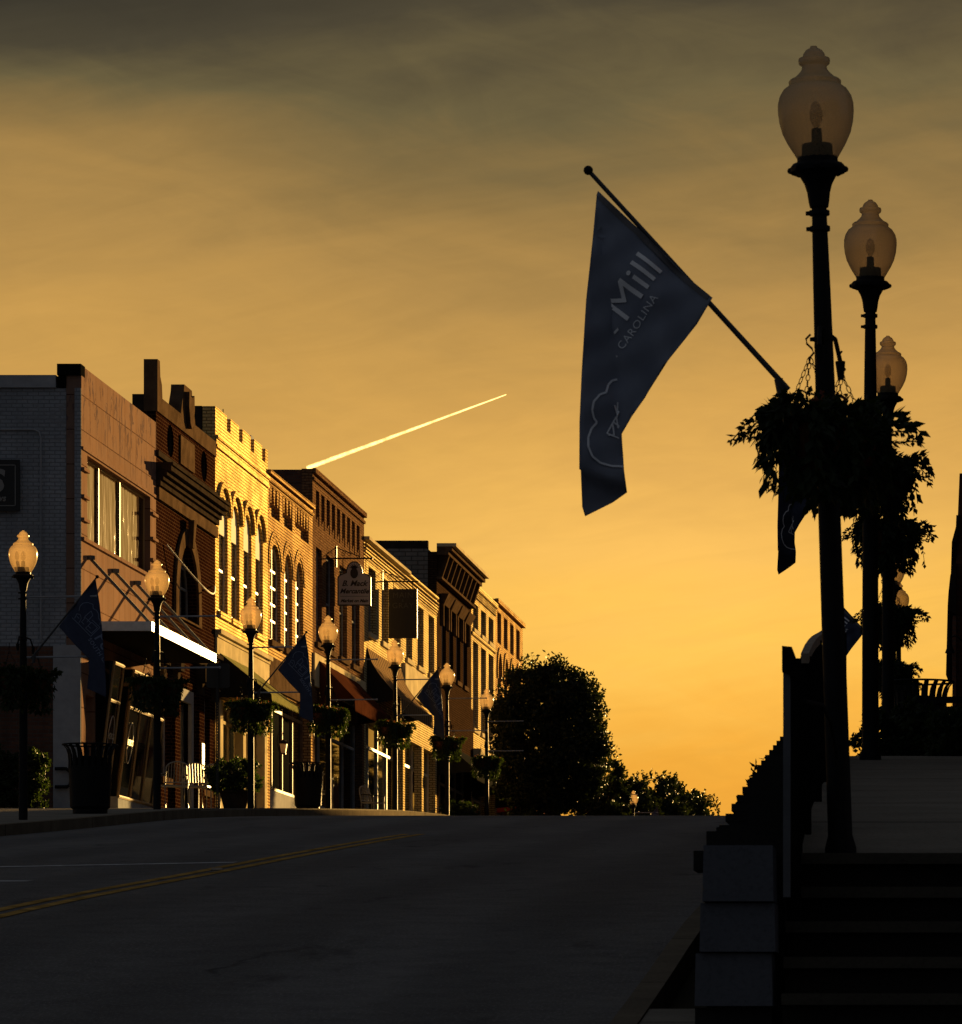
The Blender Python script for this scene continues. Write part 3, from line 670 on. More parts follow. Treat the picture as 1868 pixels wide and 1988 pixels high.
for u in (95.9, 100.3):
    p = inset(ov(u), .004); o = MB().slab(p, [inset(p, .06)], lambda a, w_, d: (XF - .05 - d, a, w_), .05).build('oval_vent', M['darkstone'], b2)
    g = MB()
    for i in range(7): g.box((XF - .12, u - .38, 12.5 + i * .1), (XF - .1, u + .38, 12.56 + i * .1))
    g.build('louver', M['blackmatte'], o)
s = MB()
for (w0_, w1_, o_) in ((12.28, 12.40, .06), (12.08, 12.14, .37), (11.96, 12.078, .33), (11.86, 11.958, .24), (11.76, 11.858, .16), (11.64, 11.758, .10)): strip(s, y0 + .01, y1 - .01, w0_, w1_, o_)
s.build('cornice', M['darkstone'], b2); MB().box((XF - .002, y0 + .012, 11.34), (XF + .07, y1 - .012, 11.60)).build('frieze', M['stone'], b2)
s = MB(); s.slab(archp(uc - 1.68, uc + 1.68, 9.0, 11.12), [inset(big, -.006)], lambda a, w_, d: (XF + .06 - d, a, w_), .058).build('arch_surround', M['stone'], b2)
MB().hexa([(XF + .061, uc - .1, 10.68), (XF + .16, uc - .1, 10.68), (XF + .16, uc + .1, 10.68), (XF + .061, uc + .1, 10.68)], [(XF + .061, uc - .17, 11.3), (XF + .2, uc - .17, 11.3), (XF + .2, uc + .17, 11.3), (XF + .061, uc + .17, 11.3)]).build('keystone', M['stone'], b2)
window(b2, big, .2, 'frame', 'glass', (.45, .75), (.33, .66))
s = MB(); strip(s, y0 + .02, y1 - .02, 8.15, 8.45, .12); strip(s, y0 + .02, y1 - .02, 8.45, 8.55, .2); s.build('shop_cornice', M['darkstone'], b2)
for u in (y0 + .35, y0 + 2.1, y0 + 5.3, y1 - .4):
    s = MB(); s.box((XF - .002, u - .22, 7.75), (XF + .22, u + .22, 8.148)); s.box((XF - .002, u - .16, 7.45), (XF + .14, u + .16, 7.748)); s.build('bracket', M['darkstone'], b2)
for (ua, ub, za) in ((y0 + .55, y0 + 1.75, hz(y0) + .9), (y0 + 5.7, y1 - .75, hz(y0) + .9)):
    window(b2, rect(ua, ub, za, 7.5), .12, 'panel', 'shopglass', (.7,), (), .10, sill=True)
o = MB().box((XF - .1, y0 + 2.56, hz(y0) - .5), (XF - .02, y0 + 2.85, 7.49)).build('door_frame', M['panel'], b2)
m = MB(); m.box((XF - .1, y0 + 4.6, hz(y0) - .5), (XF - .02, y0 + 4.89, 7.49)); m.box((XF - .099, y0 + 2.853, 7.2), (XF - .021, y0 + 4.597, 7.488)); m.build('door_frame', M['panel'], b2)
MB().box((XF - .2, y0 + 2.86, hz(y0) - .5), (XF - .15, y0 + 4.59, 7.19)).build('door', M['shopglass'], b2)
for u in (y0 + 2.15, y0 + 5.3): MB().box((XF - .002, u - .33, hz(y0) - .5), (XF + .10, u + .33, 7.448)).build('brick_pier', M['redbrick'], b2)
ps = thing('parking_sign', 'small white rectangular notice on the dark brick pier', 'sign', (XF + .12, y0 + 5.3, 6.05))
MB().box((-.018, -.16, -.30), (.012, .16, .30)).build('plate', M['signwhite'], ps)
s = MB()
for i in range(4): s.box((.0125, -.06, .16 - i * .1), (.015, .05 - .02 * (i % 2), .2 - i * .1))
s.box((.0125, -.1, -.24), (.015, .1, -.22)); s.add([(.0135, .1, -.27), (.0135, .14, -.23), (.0135, .1, -.19)], [(0, 1, 2)]); s.build('marks', M['signblack'], ps)
cb = MB(); pts = []
for i in range(15):
    t = i / 14; pts.append((XF + .35 * math.sin(math.pi * t) + .05, 95.2 + 6.3 * t, 10.45 - .28 * t - .55 * math.sin(math.pi * t)))
cb.tube(pts, .018, 5); tag(cb.build('cable', M['white']), 'thin sagging cable strung across the dark brick front', 'cable')

# ---- third: yellow painted brick with four arched windows
b3 = thing('commercial_building', 'bright yellow painted brick building with notched parapet and four tall arched windows', 'building')
y0, y1 = D[2], D[3]; top3 = 14.45
wins = [(102.35, 103.65), (104.15, 105.4), (106.0, 107.25), (107.85, 109.05)]
hs = [archp(a, b_, 9.68, 12.45) for a, b_ in wins]
par = [(y0 + .004, hz(y0) - 1), (y1 - .004, hz(y0) - 1), (y1 - .004, top3)]
notches = [y0 + .9 + i * (y1 - y0 - 1.3) / 4 for i in range(5)]
seg = (y1 - y0) / 9
for i in range(8, 0, -1):
    u = y0 + seg * i; zt = top3 if i % 2 == 0 else top3 - .34
    zn = top3 - .34 if i % 2 == 0 else top3
    par += [(u, zn if i % 2 == 0 else top3), (u, top3 if i % 2 == 0 else top3 - .34)] if False else []
for i in range(4, 0, -1):
    u = y0 + (y1 - y0) * i / 4.45
    par += [(u + .42, top3), (u + .42, top3 - .36), (u - .12, top3 - .36), (u - .12, top3)]
par += [(y0 + .004, top3)]
grd = rect(y0 + .5, y1 - .3, hz(y0) - .9, 7.6)
facade(b3, y0, y1, top3, hs + [grd], M['yellow'], outer=par)
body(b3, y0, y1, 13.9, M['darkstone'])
MB().box((-18.3, y0 + .02, 13.92), (-17.32, y0 + .5, 14.46)).build('chimney', M['darkstone'], b3)
MB().box((-18.0, y0 + 1.0, 13.94), (-17.5, y0 + 3.0, 14.32)).build('roof_vent', M['lightgrey'], b3)
s = MB(); s.hexa([(-18.2, y1 - .9, 13.95), (-17.34, y1 - .9, 13.95), (-17.34, y1 - .1, 13.95), (-18.2, y1 - .1, 13.95)], [(-18.0, y1 - .5, 14.78), (-17.34, y1 - .5, 14.78), (-17.34, y1 - .1, 14.78), (-18.0, y1 - .1, 14.78)]); s.build('roof_hatch', M['lightgrey'], b3)
MB().tube([(-17.6, 106.6, 14.0), (-17.6, 106.6, 15.05)], .012, 4).build('aerial', M['black'], b3)
s = MB(); strip(s, y0 + .01, y1 - .01, 13.70, 13.78, .07); strip(s, y0 + .01, y1 - .01, 13.50, 13.56, .05); strip(s, y0 + .01, y1 - .01, 13.562, 13.698, .03); s.build('string_course', M['yellow'], b3)
for (a, b_), h in zip(wins, hs):
    s = MB(); s.slab(archp(a - .30, b_ + .30, 12.05, 12.80, .72), [archp(a - .16, b_ + .16, 12.04, 12.66, .62)], lambda u, w_, d: (XF + .07 - d, u, w_), .068); s.build('hood_mould', M['yellow'], b3)
    ap = [p for p in inset(h, .05) if p[1] > 11.7]; ap = [(ap[0][0], 11.55)] + ap + [(ap[-1][0], 11.55)]
    window(b3, h, .075, 'offwhite', 'glass', (.36,), (), .06, sill=True, arch_panel=ap, smat='yellow')
s = MB(); strip(s, y0 + .01, y1 - .01, 9.1, 9.2, .14); strip(s, y0 + .01, y1 - .01, 9.02, 9.098, .07); s.build('shop_cornice', M['cream'], b3)
MB().box((XF - .002, y0 + .012, 7.75), (XF + .045, y1 - .012, 9.018)).build('sign_band', M['cream'], b3)
awning(b3, 102.3, 106.9, 8.70, 7.70, 1.24, .12, M['green'], M['darkcanvas'])
shopfront(b3, y0 + .5, y1 - .3, hz(y0) - .2, 7.6, 5, base=1.0, fmat='cream', bmat='cream', transom=.86)
for u in (y0 + .72, y0 + 4.1, y1 - .5): MB().box((XF - .18, u - .2, hz(y0) - .5), (XF + .035, u + .2, 7.58)).build('pilaster', M['cream'], b3)

# ---- fourth: orange brick, arched windows, corbelled panels
b4 = thing('commercial_building', 'orange brick building with three arched windows under recessed corbelled panels', 'building')
y0, y1 = D[3], D[4]; top4 = 14.0
wins = [(110.25, 112.0), (112.65, 114.0), (114.65, 116.0)]
hs = [archp(a, b_, 9.7, 12.2, .62) for a, b_ in wins]
pans = [(110.1, 111.85), (112.3, 114.05), (114.5, 117.0)]
grd = rect(y0 + .35, y1 - .3, hz(y0) - .9, 8.4)
facade(b4, y0, y1, top4, hs + [rect(a, b_, 12.85, 13.62) for a, b_ in pans] + [grd], M['orange'])
body(b4, y0, y1, 13.7, M['barebrick'])
s = MB(); strip(s, y0 + .01, y1 - .01, 13.88, 13.98, .08); strip(s, y0 + .01, y1 - .01, 13.70, 13.76, .05); s.build('cornice', M['orange'], b4)
s = MB()
for a, b_ in pans: s.box((XF - .26, a + .003, 12.86), (XF - .14, b_ - .003, 13.61))
s.build('recessed_panel', M['orange'], b4)
for a, b_ in pans:
    n = int((b_ - a) / .44)
    for i in range(n):
        u = a + (b_ - a) * (i + .5) / n; s = MB()
        for j in range(4): s.box((XF - .139, u - .15 + j * .035, 13.60 - .10 * (j + 1)), (XF - .005, u + .15 - j * .035, 13.60 - .10 * j + .001))
        s.build('corbel', M['orange'], b4)
for (a, b_), h in zip(wins, hs):
    for k, e in enumerate((.10, .24)):
        s = MB(); s.slab(archp(a - e - .1, b_ + e + .1, 11.6, 12.2 + e + .1, .62 + e * .9), [archp(a - e, b_ + e, 11.59, 12.2 + e, .62 + e * .8)], lambda u, w_, d: (XF + .022 - d, u, w_), .021); s.build('arch_ring', M['orange'], b4)
    window(b4, h, .09, 'offwhite', 'glass', (.2, .38, .56, .74), (.5,), .06, sill=True, smat='stone')
MB().box((XF - .002, y0 + .012, 8.45), (XF + .05, y1 - .012, 9.25)).build('sign_band', M['stone'], b4)
shopfront(b4, y0 + .35, y1 - .3, hz(y0) - .2, 8.4, 4, base=1.05, fmat='planks', bmat='panel', transom=.9)
s = thing('wall_lantern', 'small coach lantern on the dark shopfront of the orange brick building', 'lantern', (XF + .18, fy(537), 7.0))
MB().hexa([(-.05, -.05, -.14), (.05, -.05, -.14), (.05, .05, -.14), (-.05, .05, -.14)], [(-.09, -.09, .1), (.09, -.09, .1), (.09, .09, .1), (-.09, .09, .1)]).build('lamp_glass', M['offwhite'], s)
t = MB(); t.lathe([(.13, .101), (.10, .16), (.02, .21)], 8); t.tube([(0, 0, .2), (-.02, 0, .38), (-.12, 0, .4), (-.17, 0, .2)], .012, 5); t.box((-.06, -.06, -.17), (.06, .06, -.142)); t.tube([(-.06, 0, -.15), (-.12, 0, -.1), (-.17, 0, .2)], .01, 5); t.build('bracket', M['black'], s)

# ---- fifth: rough brick, nine slots
b5 = thing('commercial_building', 'rough brown brick building with a row of nine slots below its roofline', 'building')
y0, y1 = D[4], D[5]; top5 = 15.0
slots = [(y0 + .62 + i * 1.04, y0 + .62 + i * 1.04 + .66) for i in range(9)]
wr = [(118.35, 119.5), (120.3, 121.95), (123.0, 124.6), (125.6, 127.3)]
hs = [rect(a, b_, 10.35, 12.95) for a, b_ in wr]
grd = rect(y0 + .4, y1 - .4, hz(y0) - .9, 8.7)
facade(b5, y0, y1, top5, [rect(a, b_, 13.55, 14.5) for a, b_ in slots] + hs + [grd], M['rough'])
body(b5, y0, y1, 14.6, M['barebrick'])
MB().box((-22, y0 + .05, 14.62), (-17.31, y0 + .35, 14.98)).build('parapet', M['barebrick'], b5)
s = MB(); strip(s, y0 + .01, y1 - .01, 14.88, 15.02, .09); strip(s, y0 + .01, y1 - .01, 14.70, 14.78, .05); s.build('cornice', M['rough'], b5)
s = MB()
for a, b_ in slots: s.box((XF - .28, a + .003, 13.56), (XF - .16, b_ - .003, 14.49))
s.build('recessed_panel', M['rough'], b5)
for a, b_ in slots:
    s = MB()
    for j in range(3): s.box((XF - .159, a + .004 + j * .16, 13.552 + .0), (XF - .004, a + .15 + j * .16, 13.62 + .09 * (j % 3)))
    s.build('corbel', M['rough'], b5)
for h in hs: window(b5, h, .12, 'frame', 'glass', (.5,), (), .07, sill=True, smat='stone')
MB().box((XF - .002, y0 + .02, 9.1), (XF + .06, y1 - .02, 10.0)).build('sign_band', M['cream'], b5)
awning(b5, 118.6, 126.7, 9.9, 8.82, 1.02, .32, M['red'], M['red'])
shopfront(b5, y0 + .4, y1 - .4, hz(y0) - .2, 8.7, 4, base=.8, fmat='lightgrey', bmat='panel', transom=.8)

# ---- sixth: pale painted brick, long low front
b6 = thing('commercial_building', 'long pale painted brick building with raked tall windows and a bright white coping', 'building')
y0, y1 = D[5], D[6]; top6 = 14.25
wr = [(129.3 + 3.05 * i, 130.95 + 3.05 * i) for i in range(6)]; wr = [q for q in wr if q[1] < y1 - .4]
hs = [rect(a, b_, 11.6, 13.55) for a, b_ in wr]
grd = rect(y0 + .4, y1 - .4, hz(y0) - .9, 9.0)
facade(b6, y0, y1, top6, hs + [grd], M['pale'])
body(b6, y0, y1, 13.9, M['barebrick'])
MB().box((XF - .25, y0 + .01, 14.252), (XF + .16, y0 + 10.2, 14.345)).build('coping', M['cream'], b6)
MB().box((XF - .25, y0 + 10.21, 14.252), (XF + .08, y1 - .01, 14.34)).build('coping', M['pale'], b6)
s = MB()
for i in range(5): strip(s, y0 + .012, y1 - .012, 13.70 + i * .10, 13.74 + i * .10, .03 + .012 * i)
s.build('corbel_course', M['pale'], b6)
for h in hs: window(b6, h, .16, 'frame', 'glass', (.5,), (), .07, sill=True, smat='cream')
MB().box((XF - .002, y0 + 9.2, 10.4), (XF + .10, y1 - .03, 11.35)).build('sign_band', M['cream'], b6)
awning(b6, 128.9, 137.1, 11.1, 9.6, 1.0, .38, M['tan'], M['darkcanvas'], 1.0)
shopfront(b6, y0 + .4, y1 - .4, hz(y0) - .2, 9.0, 8, base=.7, fmat='offwhite', bmat='pale', transom=.8)
for u in (137.5, 142.5): MB().box((XF - .2, u - .25, 5.0), (XF + .05, u + .25, 8.98)).build('brick_pier', M['pale'], b6)

# ---- seventh: brown brick with bracketed cornice
b7 = thing('commercial_building', 'dark brown brick building with a deep bracketed cornice and hooded windows', 'building')
y0, y1 = D[6], D[7]; top7 = 15.9
wr = [(148.4 + 2.25 * i, 149.7 + 2.25 * i) for i in range(4)]
hs = [rect(a, b_, 12.0, 14.2) for a, b_ in wr]
grd = rect(y0 + .5, y1 - .5, hz(y0) - .9, 9.0)
facade(b7, y0, y1, top7, hs + [grd], M['brown'])
m = MB(); m.box((-40, y0 + .006, 4), (XF - .304, y1 - .006, 16.0)); m.build('side_wall', brick('tan_side_brick', (.22, .20, .17), (.25, .22, .19), (.09, .08, .07), .6, .42, .15, .02), b7)
MB().box((-40, y0 + .03, 16.0), (XF - .31, y0 + .3, 16.28)).build('parapet', M['darkstone'], b7)
s = MB()
for (w0_, w1_, o_) in ((15.94, 16.078, .52), (15.80, 15.938, .40), (14.98, 15.06, .18)): strip(s, y0 + .012, y1 - .012, w0_, w1_, o_)
s.build('cornice', M['stone'], b7); strip(MB(), y0 + .012, y1 - .012, 16.08, 16.19, .66).build('sunlit_cornice_edge', M['cream'], b7)  # cap paler than the cornice: its sunlit edge is put into the colour
for i in range(9):
    u = y0 + .5 + i * (y1 - y0 - 1) / 8; s = MB(); s.hexa([(XF - .002, u - .09, 15.062), (XF + .14, u - .09, 15.062), (XF + .14, u + .09, 15.062), (XF - .002, u + .09, 15.062)], [(XF - .002, u - .09, 15.798), (XF + .38, u - .09, 15.798), (XF + .38, u + .09, 15.798), (XF - .002, u + .09, 15.798)]); s.build('bracket', M['stone'], b7)
for (a, b_), h in zip(wr, hs):
    window(b7, h, .12, 'frame', 'glass', (.5,), (), .07, sill=True)
    s = MB(); s.hexa([(XF - .002, a - .2, 14.24), (XF + .10, a - .2, 14.24), (XF + .10, b_ + .2, 14.24), (XF - .002, b_ + .2, 14.24)], [(XF - .002, a - .3, 14.6), (XF + .28, a - .3, 14.6), (XF + .28, b_ + .3, 14.6), (XF - .002, b_ + .3, 14.6)])
    s.box((XF - .001, a - .28, 13.5), (XF + .1, a - .06, 14.238)); s.box((XF - .001, b_ + .06, 13.5), (XF + .1, b_ + .28, 14.238)); s.build('window_hood', M['stone'], b7)
MB().box((XF - .002, y0 + .02, 9.4), (XF + .08, y1 - .02, 11.3)).build('sign_band', M['brown'], b7)
shopfront(b7, y0 + .5, y1 - .5, 5.0, 9.0, 4, base=.6, transom=.8)
awning(b7, y0 + .4, y1 - .2, 9.6, 8.5, 1.3, .3, M['darkcanvas'], M['darkcanvas'])

# ---- eighth: bright brick, two rows of windows
b8 = thing('commercial_building', 'narrow sunlit brick building with two rows of tall windows beside the brown one', 'building')
y0, y1 = D[7], D[8]; top8 = 15.95
wr = [(158.4 + 2.75 * i, 160.2 + 2.75 * i) for i in range(3)]
up = [rect(a, b_, 14.35, 15.3) for a, b_ in wr]; lo = [rect(a, b_, 10.7, 13.9) for a, b_ in wr]
facade(b8, y0, y1, top8, up + lo + [rect(y0 + .4, y1 - .4, 4.2, 9.0)], M['pale'])
body(b8, y0, y1, 15.7, M['barebrick'])
s = MB(); strip(s, y0 + .01, y1 - .01, 15.8, 15.97, .12); strip(s, y0 + .01, y1 - .01, 14.08, 14.18, .06)
for i in range(20): u = y0 + .3 + i * (y1 - y0 - .6) / 19; strip(s, u - .08, u + .08, 15.5, 15.798, .06)
s.build('cornice', M['pale'], b8)
for h in up + lo: window(b8, h, .14, 'frame', 'glass', (.5,), (), .07, sill=True, smat='cream')
MB().box((XF - .002, y0 + .02, 9.3), (XF + .35, y1 - .02, 9.9)).build('sign_band', M['cream'], b8)
shopfront(b8, y0 + .4, y1 - .4, 5.0, 9.0, 3, base=.6, transom=.8)
awning(b8, y0 + .2, y1 - .2, 9.2, 8.3, 1.4, .3, M['darkcanvas'], M['darkcanvas'])

# ---- ninth: end of the row
b9 = thing('commercial_building', 'last brick building of the row, four slots above arched windows, half behind the tree', 'building')
y0, y1 = D[8], D[9]; top9 = 16.2
sl = [(y0 + .7 + 2.5 * i, y0 + 2.2 + 2.5 * i) for i in range(4)]
ar = [archp(a + .1, b_ - .1, 11.4, 14.1) for a, b_ in sl]
facade(b9, y0, y1, top9, [rect(a, b_, 14.6, 15.8) for a, b_ in sl] + ar + [rect(y0 + .4, y1 - .4, 4.2, 8.8)], M['orange'])
body(b9, y0, y1, 15.9, M['barebrick'])
s = MB()
for a, b_ in sl: s.box((XF - .28, a + .003, 14.61), (XF - .14, b_ - .003, 15.79))
s.build('recessed_panel', M['orange'], b9)
s = MB(); strip(s, y0 + .01, y1 - .01, 16.05, 16.22, .12); s.build('cornice', M['orange'], b9)
for a in ar: window(b9, a, .1, 'frame', 'glass', (.5,), (), .07, sill=True)
for (a, b_) in sl:
    s = MB(); s.slab(archp(a - .2, b_ + .2, 13.2, 14.45, .9), [archp(a + .02, b_ - .02, 13.19, 14.22, .75)], lambda u, w_, d: (XF + .05 - d, u, w_), .048); s.build('arch_ring', M['orange'], b9)
shopfront(b9, y0 + .4, y1 - .4, 5.0, 8.8, 4, base=.6, transom=.8)
awning(b9, y0 + .4, y1 - .4, 9.2, 8.25, 1.5, .45, M['redstripe'], M['redstripe'])

# ---- hanging shop signs
def bracket_sign(name, label, u, xa, xb, z0, z1, draw, bmat, zb):
    o = thing(name, label, 'sign', (0, u, 0))
    a = MB(); a.tube([(XF - .01, 0, zb), (xb + .05, 0, zb)], .024, 6); a.box((XF - .01, -.05, zb - .25), (XF + .03, .05, zb + .35)); a.tube([(XF + .02, 0, zb + .3), (xb - .3, 0, zb + .04)], .014, 5)
    for x in (xa + .15, xb - .15): a.tube([(x, 0, zb), (x, 0, z1 - .03)], .012, 5)
    for k in range(2):
        c0 = Vector((XF + .22 + k * .17, 0, zb + .12)); a.tube([c0 + Vector((.08 * (1 - i / 16) * math.cos(i * .7), 0, .08 * (1 - i / 16) * math.sin(i * .7))) for i in range(13)], .009, 4, False)
    a.build('bracket', M['black'], o); draw(o, bmat); return o
def draw_mack(o, bmat):
    xa, xb, z0, z1 = -16.95, -16.0, 11.70, 12.62; c = (xa + xb) / 2
    def outline(e):
        p = [(xa + e, z0 + e), (xb - e, z0 + e), (xb - e, z1 - .12 - e)]
        p += [(xb - .12 + .10 * math.cos(t) * 1 - e * .5, z1 - .12 + .0 + .10 * math.sin(t) - e) for t in (0.5, 1.2)]
        p += [(c + (.24 - e) * math.cos(t), z1 + (.34 - e) * math.sin(t)) for t in [math.pi * i / 12 for i in range(13)]]
        p += [(xa + .12 - .10 * math.cos(t) + e * .5, z1 - .12 + .10 * math.sin(t) - e) for t in (1.2, 0.5)]
        p += [(xa + e, z1 - .12 - e)]
        return p
    MB().slab(outline(0), [], lambda u, w_, d: (u, d - .03, w_), .06).build('edge_board', M['signblack'], o)
    MB().slab(outline(.035), [], lambda u, w_, d: (u, d - .036, w_), .072).build('board', M[bmat], o)
    s = MB(); yy = -.040
    body_ = [(c + .11 * math.cos(t), 12.62 + .15 * math.sin(t)) for t in [2 * math.pi * i / 20 for i in range(20)]]
    s.slab(body_, [], lambda u, w_, d: (u, yy - .002 + d, w_), .002)
    for k in range(7):
        t = math.radians(90 + (k - 3) * 27); L = .17 - .012 * abs(k - 3); bx = c + .03 * (k - 3) * -.2; bz = 12.76
        s.add([(bx - .03 * math.sin(t), yy, bz + .03 * math.cos(t)), (bx + .03 * math.sin(t), yy, bz - .03 * math.cos(t)), (bx + L * math.cos(t), yy, bz + L * math.sin(t))], [(0, 1, 2)])
    put_text(s, 'B. Mack', lambda a, b_: (c + a, yy, 12.26 + b_), size=.22, shear=.35, bold=.006)
    put_text(s, 'Mercantile', lambda a, b_: (c + a, yy, 12.05 + b_), size=.19, shear=.35, bold=.006)
    put_text(s, 'Market on Main', lambda a, b_: (c + a, yy, 11.80 + b_), size=.12, shear=.35, bold=.005)
    s.box((xa + .08, yy - .001, 11.96), (xb - .08, yy, 11.972)); s.build('lettering', M['signblack'], o)
bracket_sign('hanging_sign', 'white hanging sign with pineapple reading B. Mack Mercantile on an iron bracket', fy(652), -16.95, -16.0, 11.7, 12.7, draw_mack, 'signwhite', 13.04)
def draw_gray(o, bmat):
    xa, xb, z0, z1 = -16.80, -15.92, 11.68, 13.19; c = (xa + xb) / 2
    MB().box((xa, -.03, z0), (xb, .03, z1)).build('board', M['signblack'], o); s = MB()
    put_text(s, 'MAIN', lambda a, b_: (c + a, -.033, 12.92 + b_), size=.24, spacing=1.1); put_text(s, '&', lambda a, b_: (c + a, -.033, 12.80 + b_), size=.12)
    put_text(s, 'GRAY', lambda a, b_: (c + a, -.033, 12.60 + b_), size=.24, spacing=1.1)
    s.build('lettering', pmat('dim_letters', (.055, .048, .04), .6), o)
bracket_sign('hanging_sign', 'black rectangular hanging sign reading MAIN & GRAY', fy(742), -16.8, -15.92, 11.7, 13.19, draw_gray, 'signblack', 13.42)

# ------------------------------------------------------------------ street lamps
H = 4.38
def lamp_parts(o, arms):
    p = MB(); p.lathe([(.085, 0), (.085, .05), (.066, .12), (.064, .9), (.060, 2.0), (.047, H - 1.3), (.040, H - .87)], 14); p.build('post', M['black'], o, True)
    for z in (H - .90, H - .985, 2.80): MB().lathe([(.052, z - .012), (.056, z - .012), (.056, z + .012), (.052, z + .012)], 12, (0, 0, 0), False).lathe([(.012, 0), (.012, .02)], 6, (-.062, 0, z - .01)).build('clamp', M['black'], o)
    c = MB(); c.lathe([(.050, H - .87), (.056, H - .84), (.062, H - .79), (.075, H - .745), (.10, H - .70), (.128, H - .672), (.150, H - .665), (.150, H - .682), (.152, H - .655), (.138, H - .638), (.110, H - .632), (.110, H - .60)], 18)
    for k in range(8):
        a = 2 * math.pi * k / 8; c.ball((.148 * math.cos(a), .148 * math.sin(a), H - .668), .018, 4)
    c.build('capital', M['black'], o, True)
    g = MB(); g.lathe([(.104, H - .615), (.128, H - .575), (.158, H - .525), (.184, H - .47), (.199, H - .41), (.205, H - .355), (.204, H - .31), (.194, H - .27), (.172, H - .235), (.145, H - .215), (.140, H - .212), (.142, H - .190), (.132, H - .180), (.112, H - .172), (.088, H - .15), (.070, H - .128), (.066, H - .108), (.083, H - .095), (.086, H - .080), (.083, H - .066), (.062, H - .058), (.058, H - .042), (.044, H - .022), (.020, H - .008), (.018, H), (.004, H + .001)], 28, (0, 0, 0), False)
    g.build('globe', M['acryl'], o, True)
    f = MB(); f.lathe([(.085, H - .60), (.082, H - .53), (.03, H - .525), (.027, H - .445), (.01, H - .44)], 12); f.build('socket', M['blackmatte'], o, True)
    MB().lathe([(.012, H - .44), (.034, H - .40), (.036, H - .36), (.022, H - .31), (.004, H - .295)], 10).build('bulb', M['bulb'], o, True)
    for s in (-1, 1):
        a = MB(); ca, sa = (.27 if s > 0 else -.06), .965 * s
        a.tube([(0, 0, 2.72), (.10 * ca, .10 * sa, 2.84), (.22 * ca, .22 * sa, 2.83), (.30 * ca, .30 * sa, 2.72)], .013, 6); a.lathe([(.017, 2.62), (.028, 2.72)], 8, (.30 * ca, .30 * sa, 0)); a.build('basket_arm', M['black'], o)
    if arms:
        for z in (3.42, 2.55):
            a = MB(); a.tube([(.04, 0, z), (1.06, 0, z + .012)], .016, 6); a.ball((1.06, 0, z + .012), .024, 4); a.build('banner_arm', M['lightgrey'], o)
LL = [13.2 * FPX / (X0 - x) for x in (45, 305, 487, 637, 767, 868, 945, 1187, 1230)]
LTOP = [1030, 1087, 1160, 1195, 1243, 1287, 1337, 1497, 1535]
lname = ['street lamp in front of the grey brick side wall', 'street lamp before the white canopy edge and dark brick building', 'street lamp in front of the yellow painted building', 'street lamp before the red awning and orange brick front',
         'street lamp before the tan striped awning', 'street lamp half hidden behind a navy flag with its globe above the flagpole', 'street lamp with glinting globe standing at the left of the round tree', 'far street lamp partly covered by leaves at the right of the tree', 'small bright street lamp globe seen over the crest before distant trees']
ll = None; LP = []
for i, (y, t, nm) in enumerate(zip(LL, LTOP, lname)):
    z = (Y0 - t) * y / FPX - H; LP.append((-13.2, y, z))
    if ll is None:
        ll = thing('street_lamp', nm, 'street lamp', LP[-1], 0, 'street lamps on the far pavement'); lamp_parts(ll, True)
    else: dup(ll, LP[-1], 0, nm)
RD = [(.00278, 1580, 90), (.00400, 1690, 388), (.00540, 1724, 652), (.0068, 1726, 893), (.0089, 1734, 1068), (.0101, 1745, 1130)]
rname = ['nearest and tallest street lamp, slightly leaning, beside the stairs', 'second street lamp behind the nearest leaning one', 'third street lamp on the raised pavement, globe half behind a black post', 'street lamp with globe hidden by basket leaves', 'street lamp with globe crossed by a black post and basket arm', 'farthest small street lamp globe low among basket leaves']
rl = None; RP = []
for i, (d, tx, ty) in enumerate(RD):
    y = d * FPX; x = (tx - X0) * d; z = (Y0 - ty) * d - H
    RP.append((x, y, z))
    if rl is None:
        rl = thing('street_lamp', rname[0], 'street lamp', (x, y, z), 0, 'street lamps on the raised pavement'); lamp_parts(rl, False)
    else: dup(rl, (x, y, z), 0, rname[i])
# the nearest post leans: its foot stands further right
lean_y = math.atan2((1580 - 1633) * RD[0][0], H)
rl.rotation_euler = (0, lean_y, 0); rl.location = (RP[0][0] - H * math.sin(lean_y), RP[0][1], (Y0 - 90) * RD[0][0] - H * math.cos(lean_y))

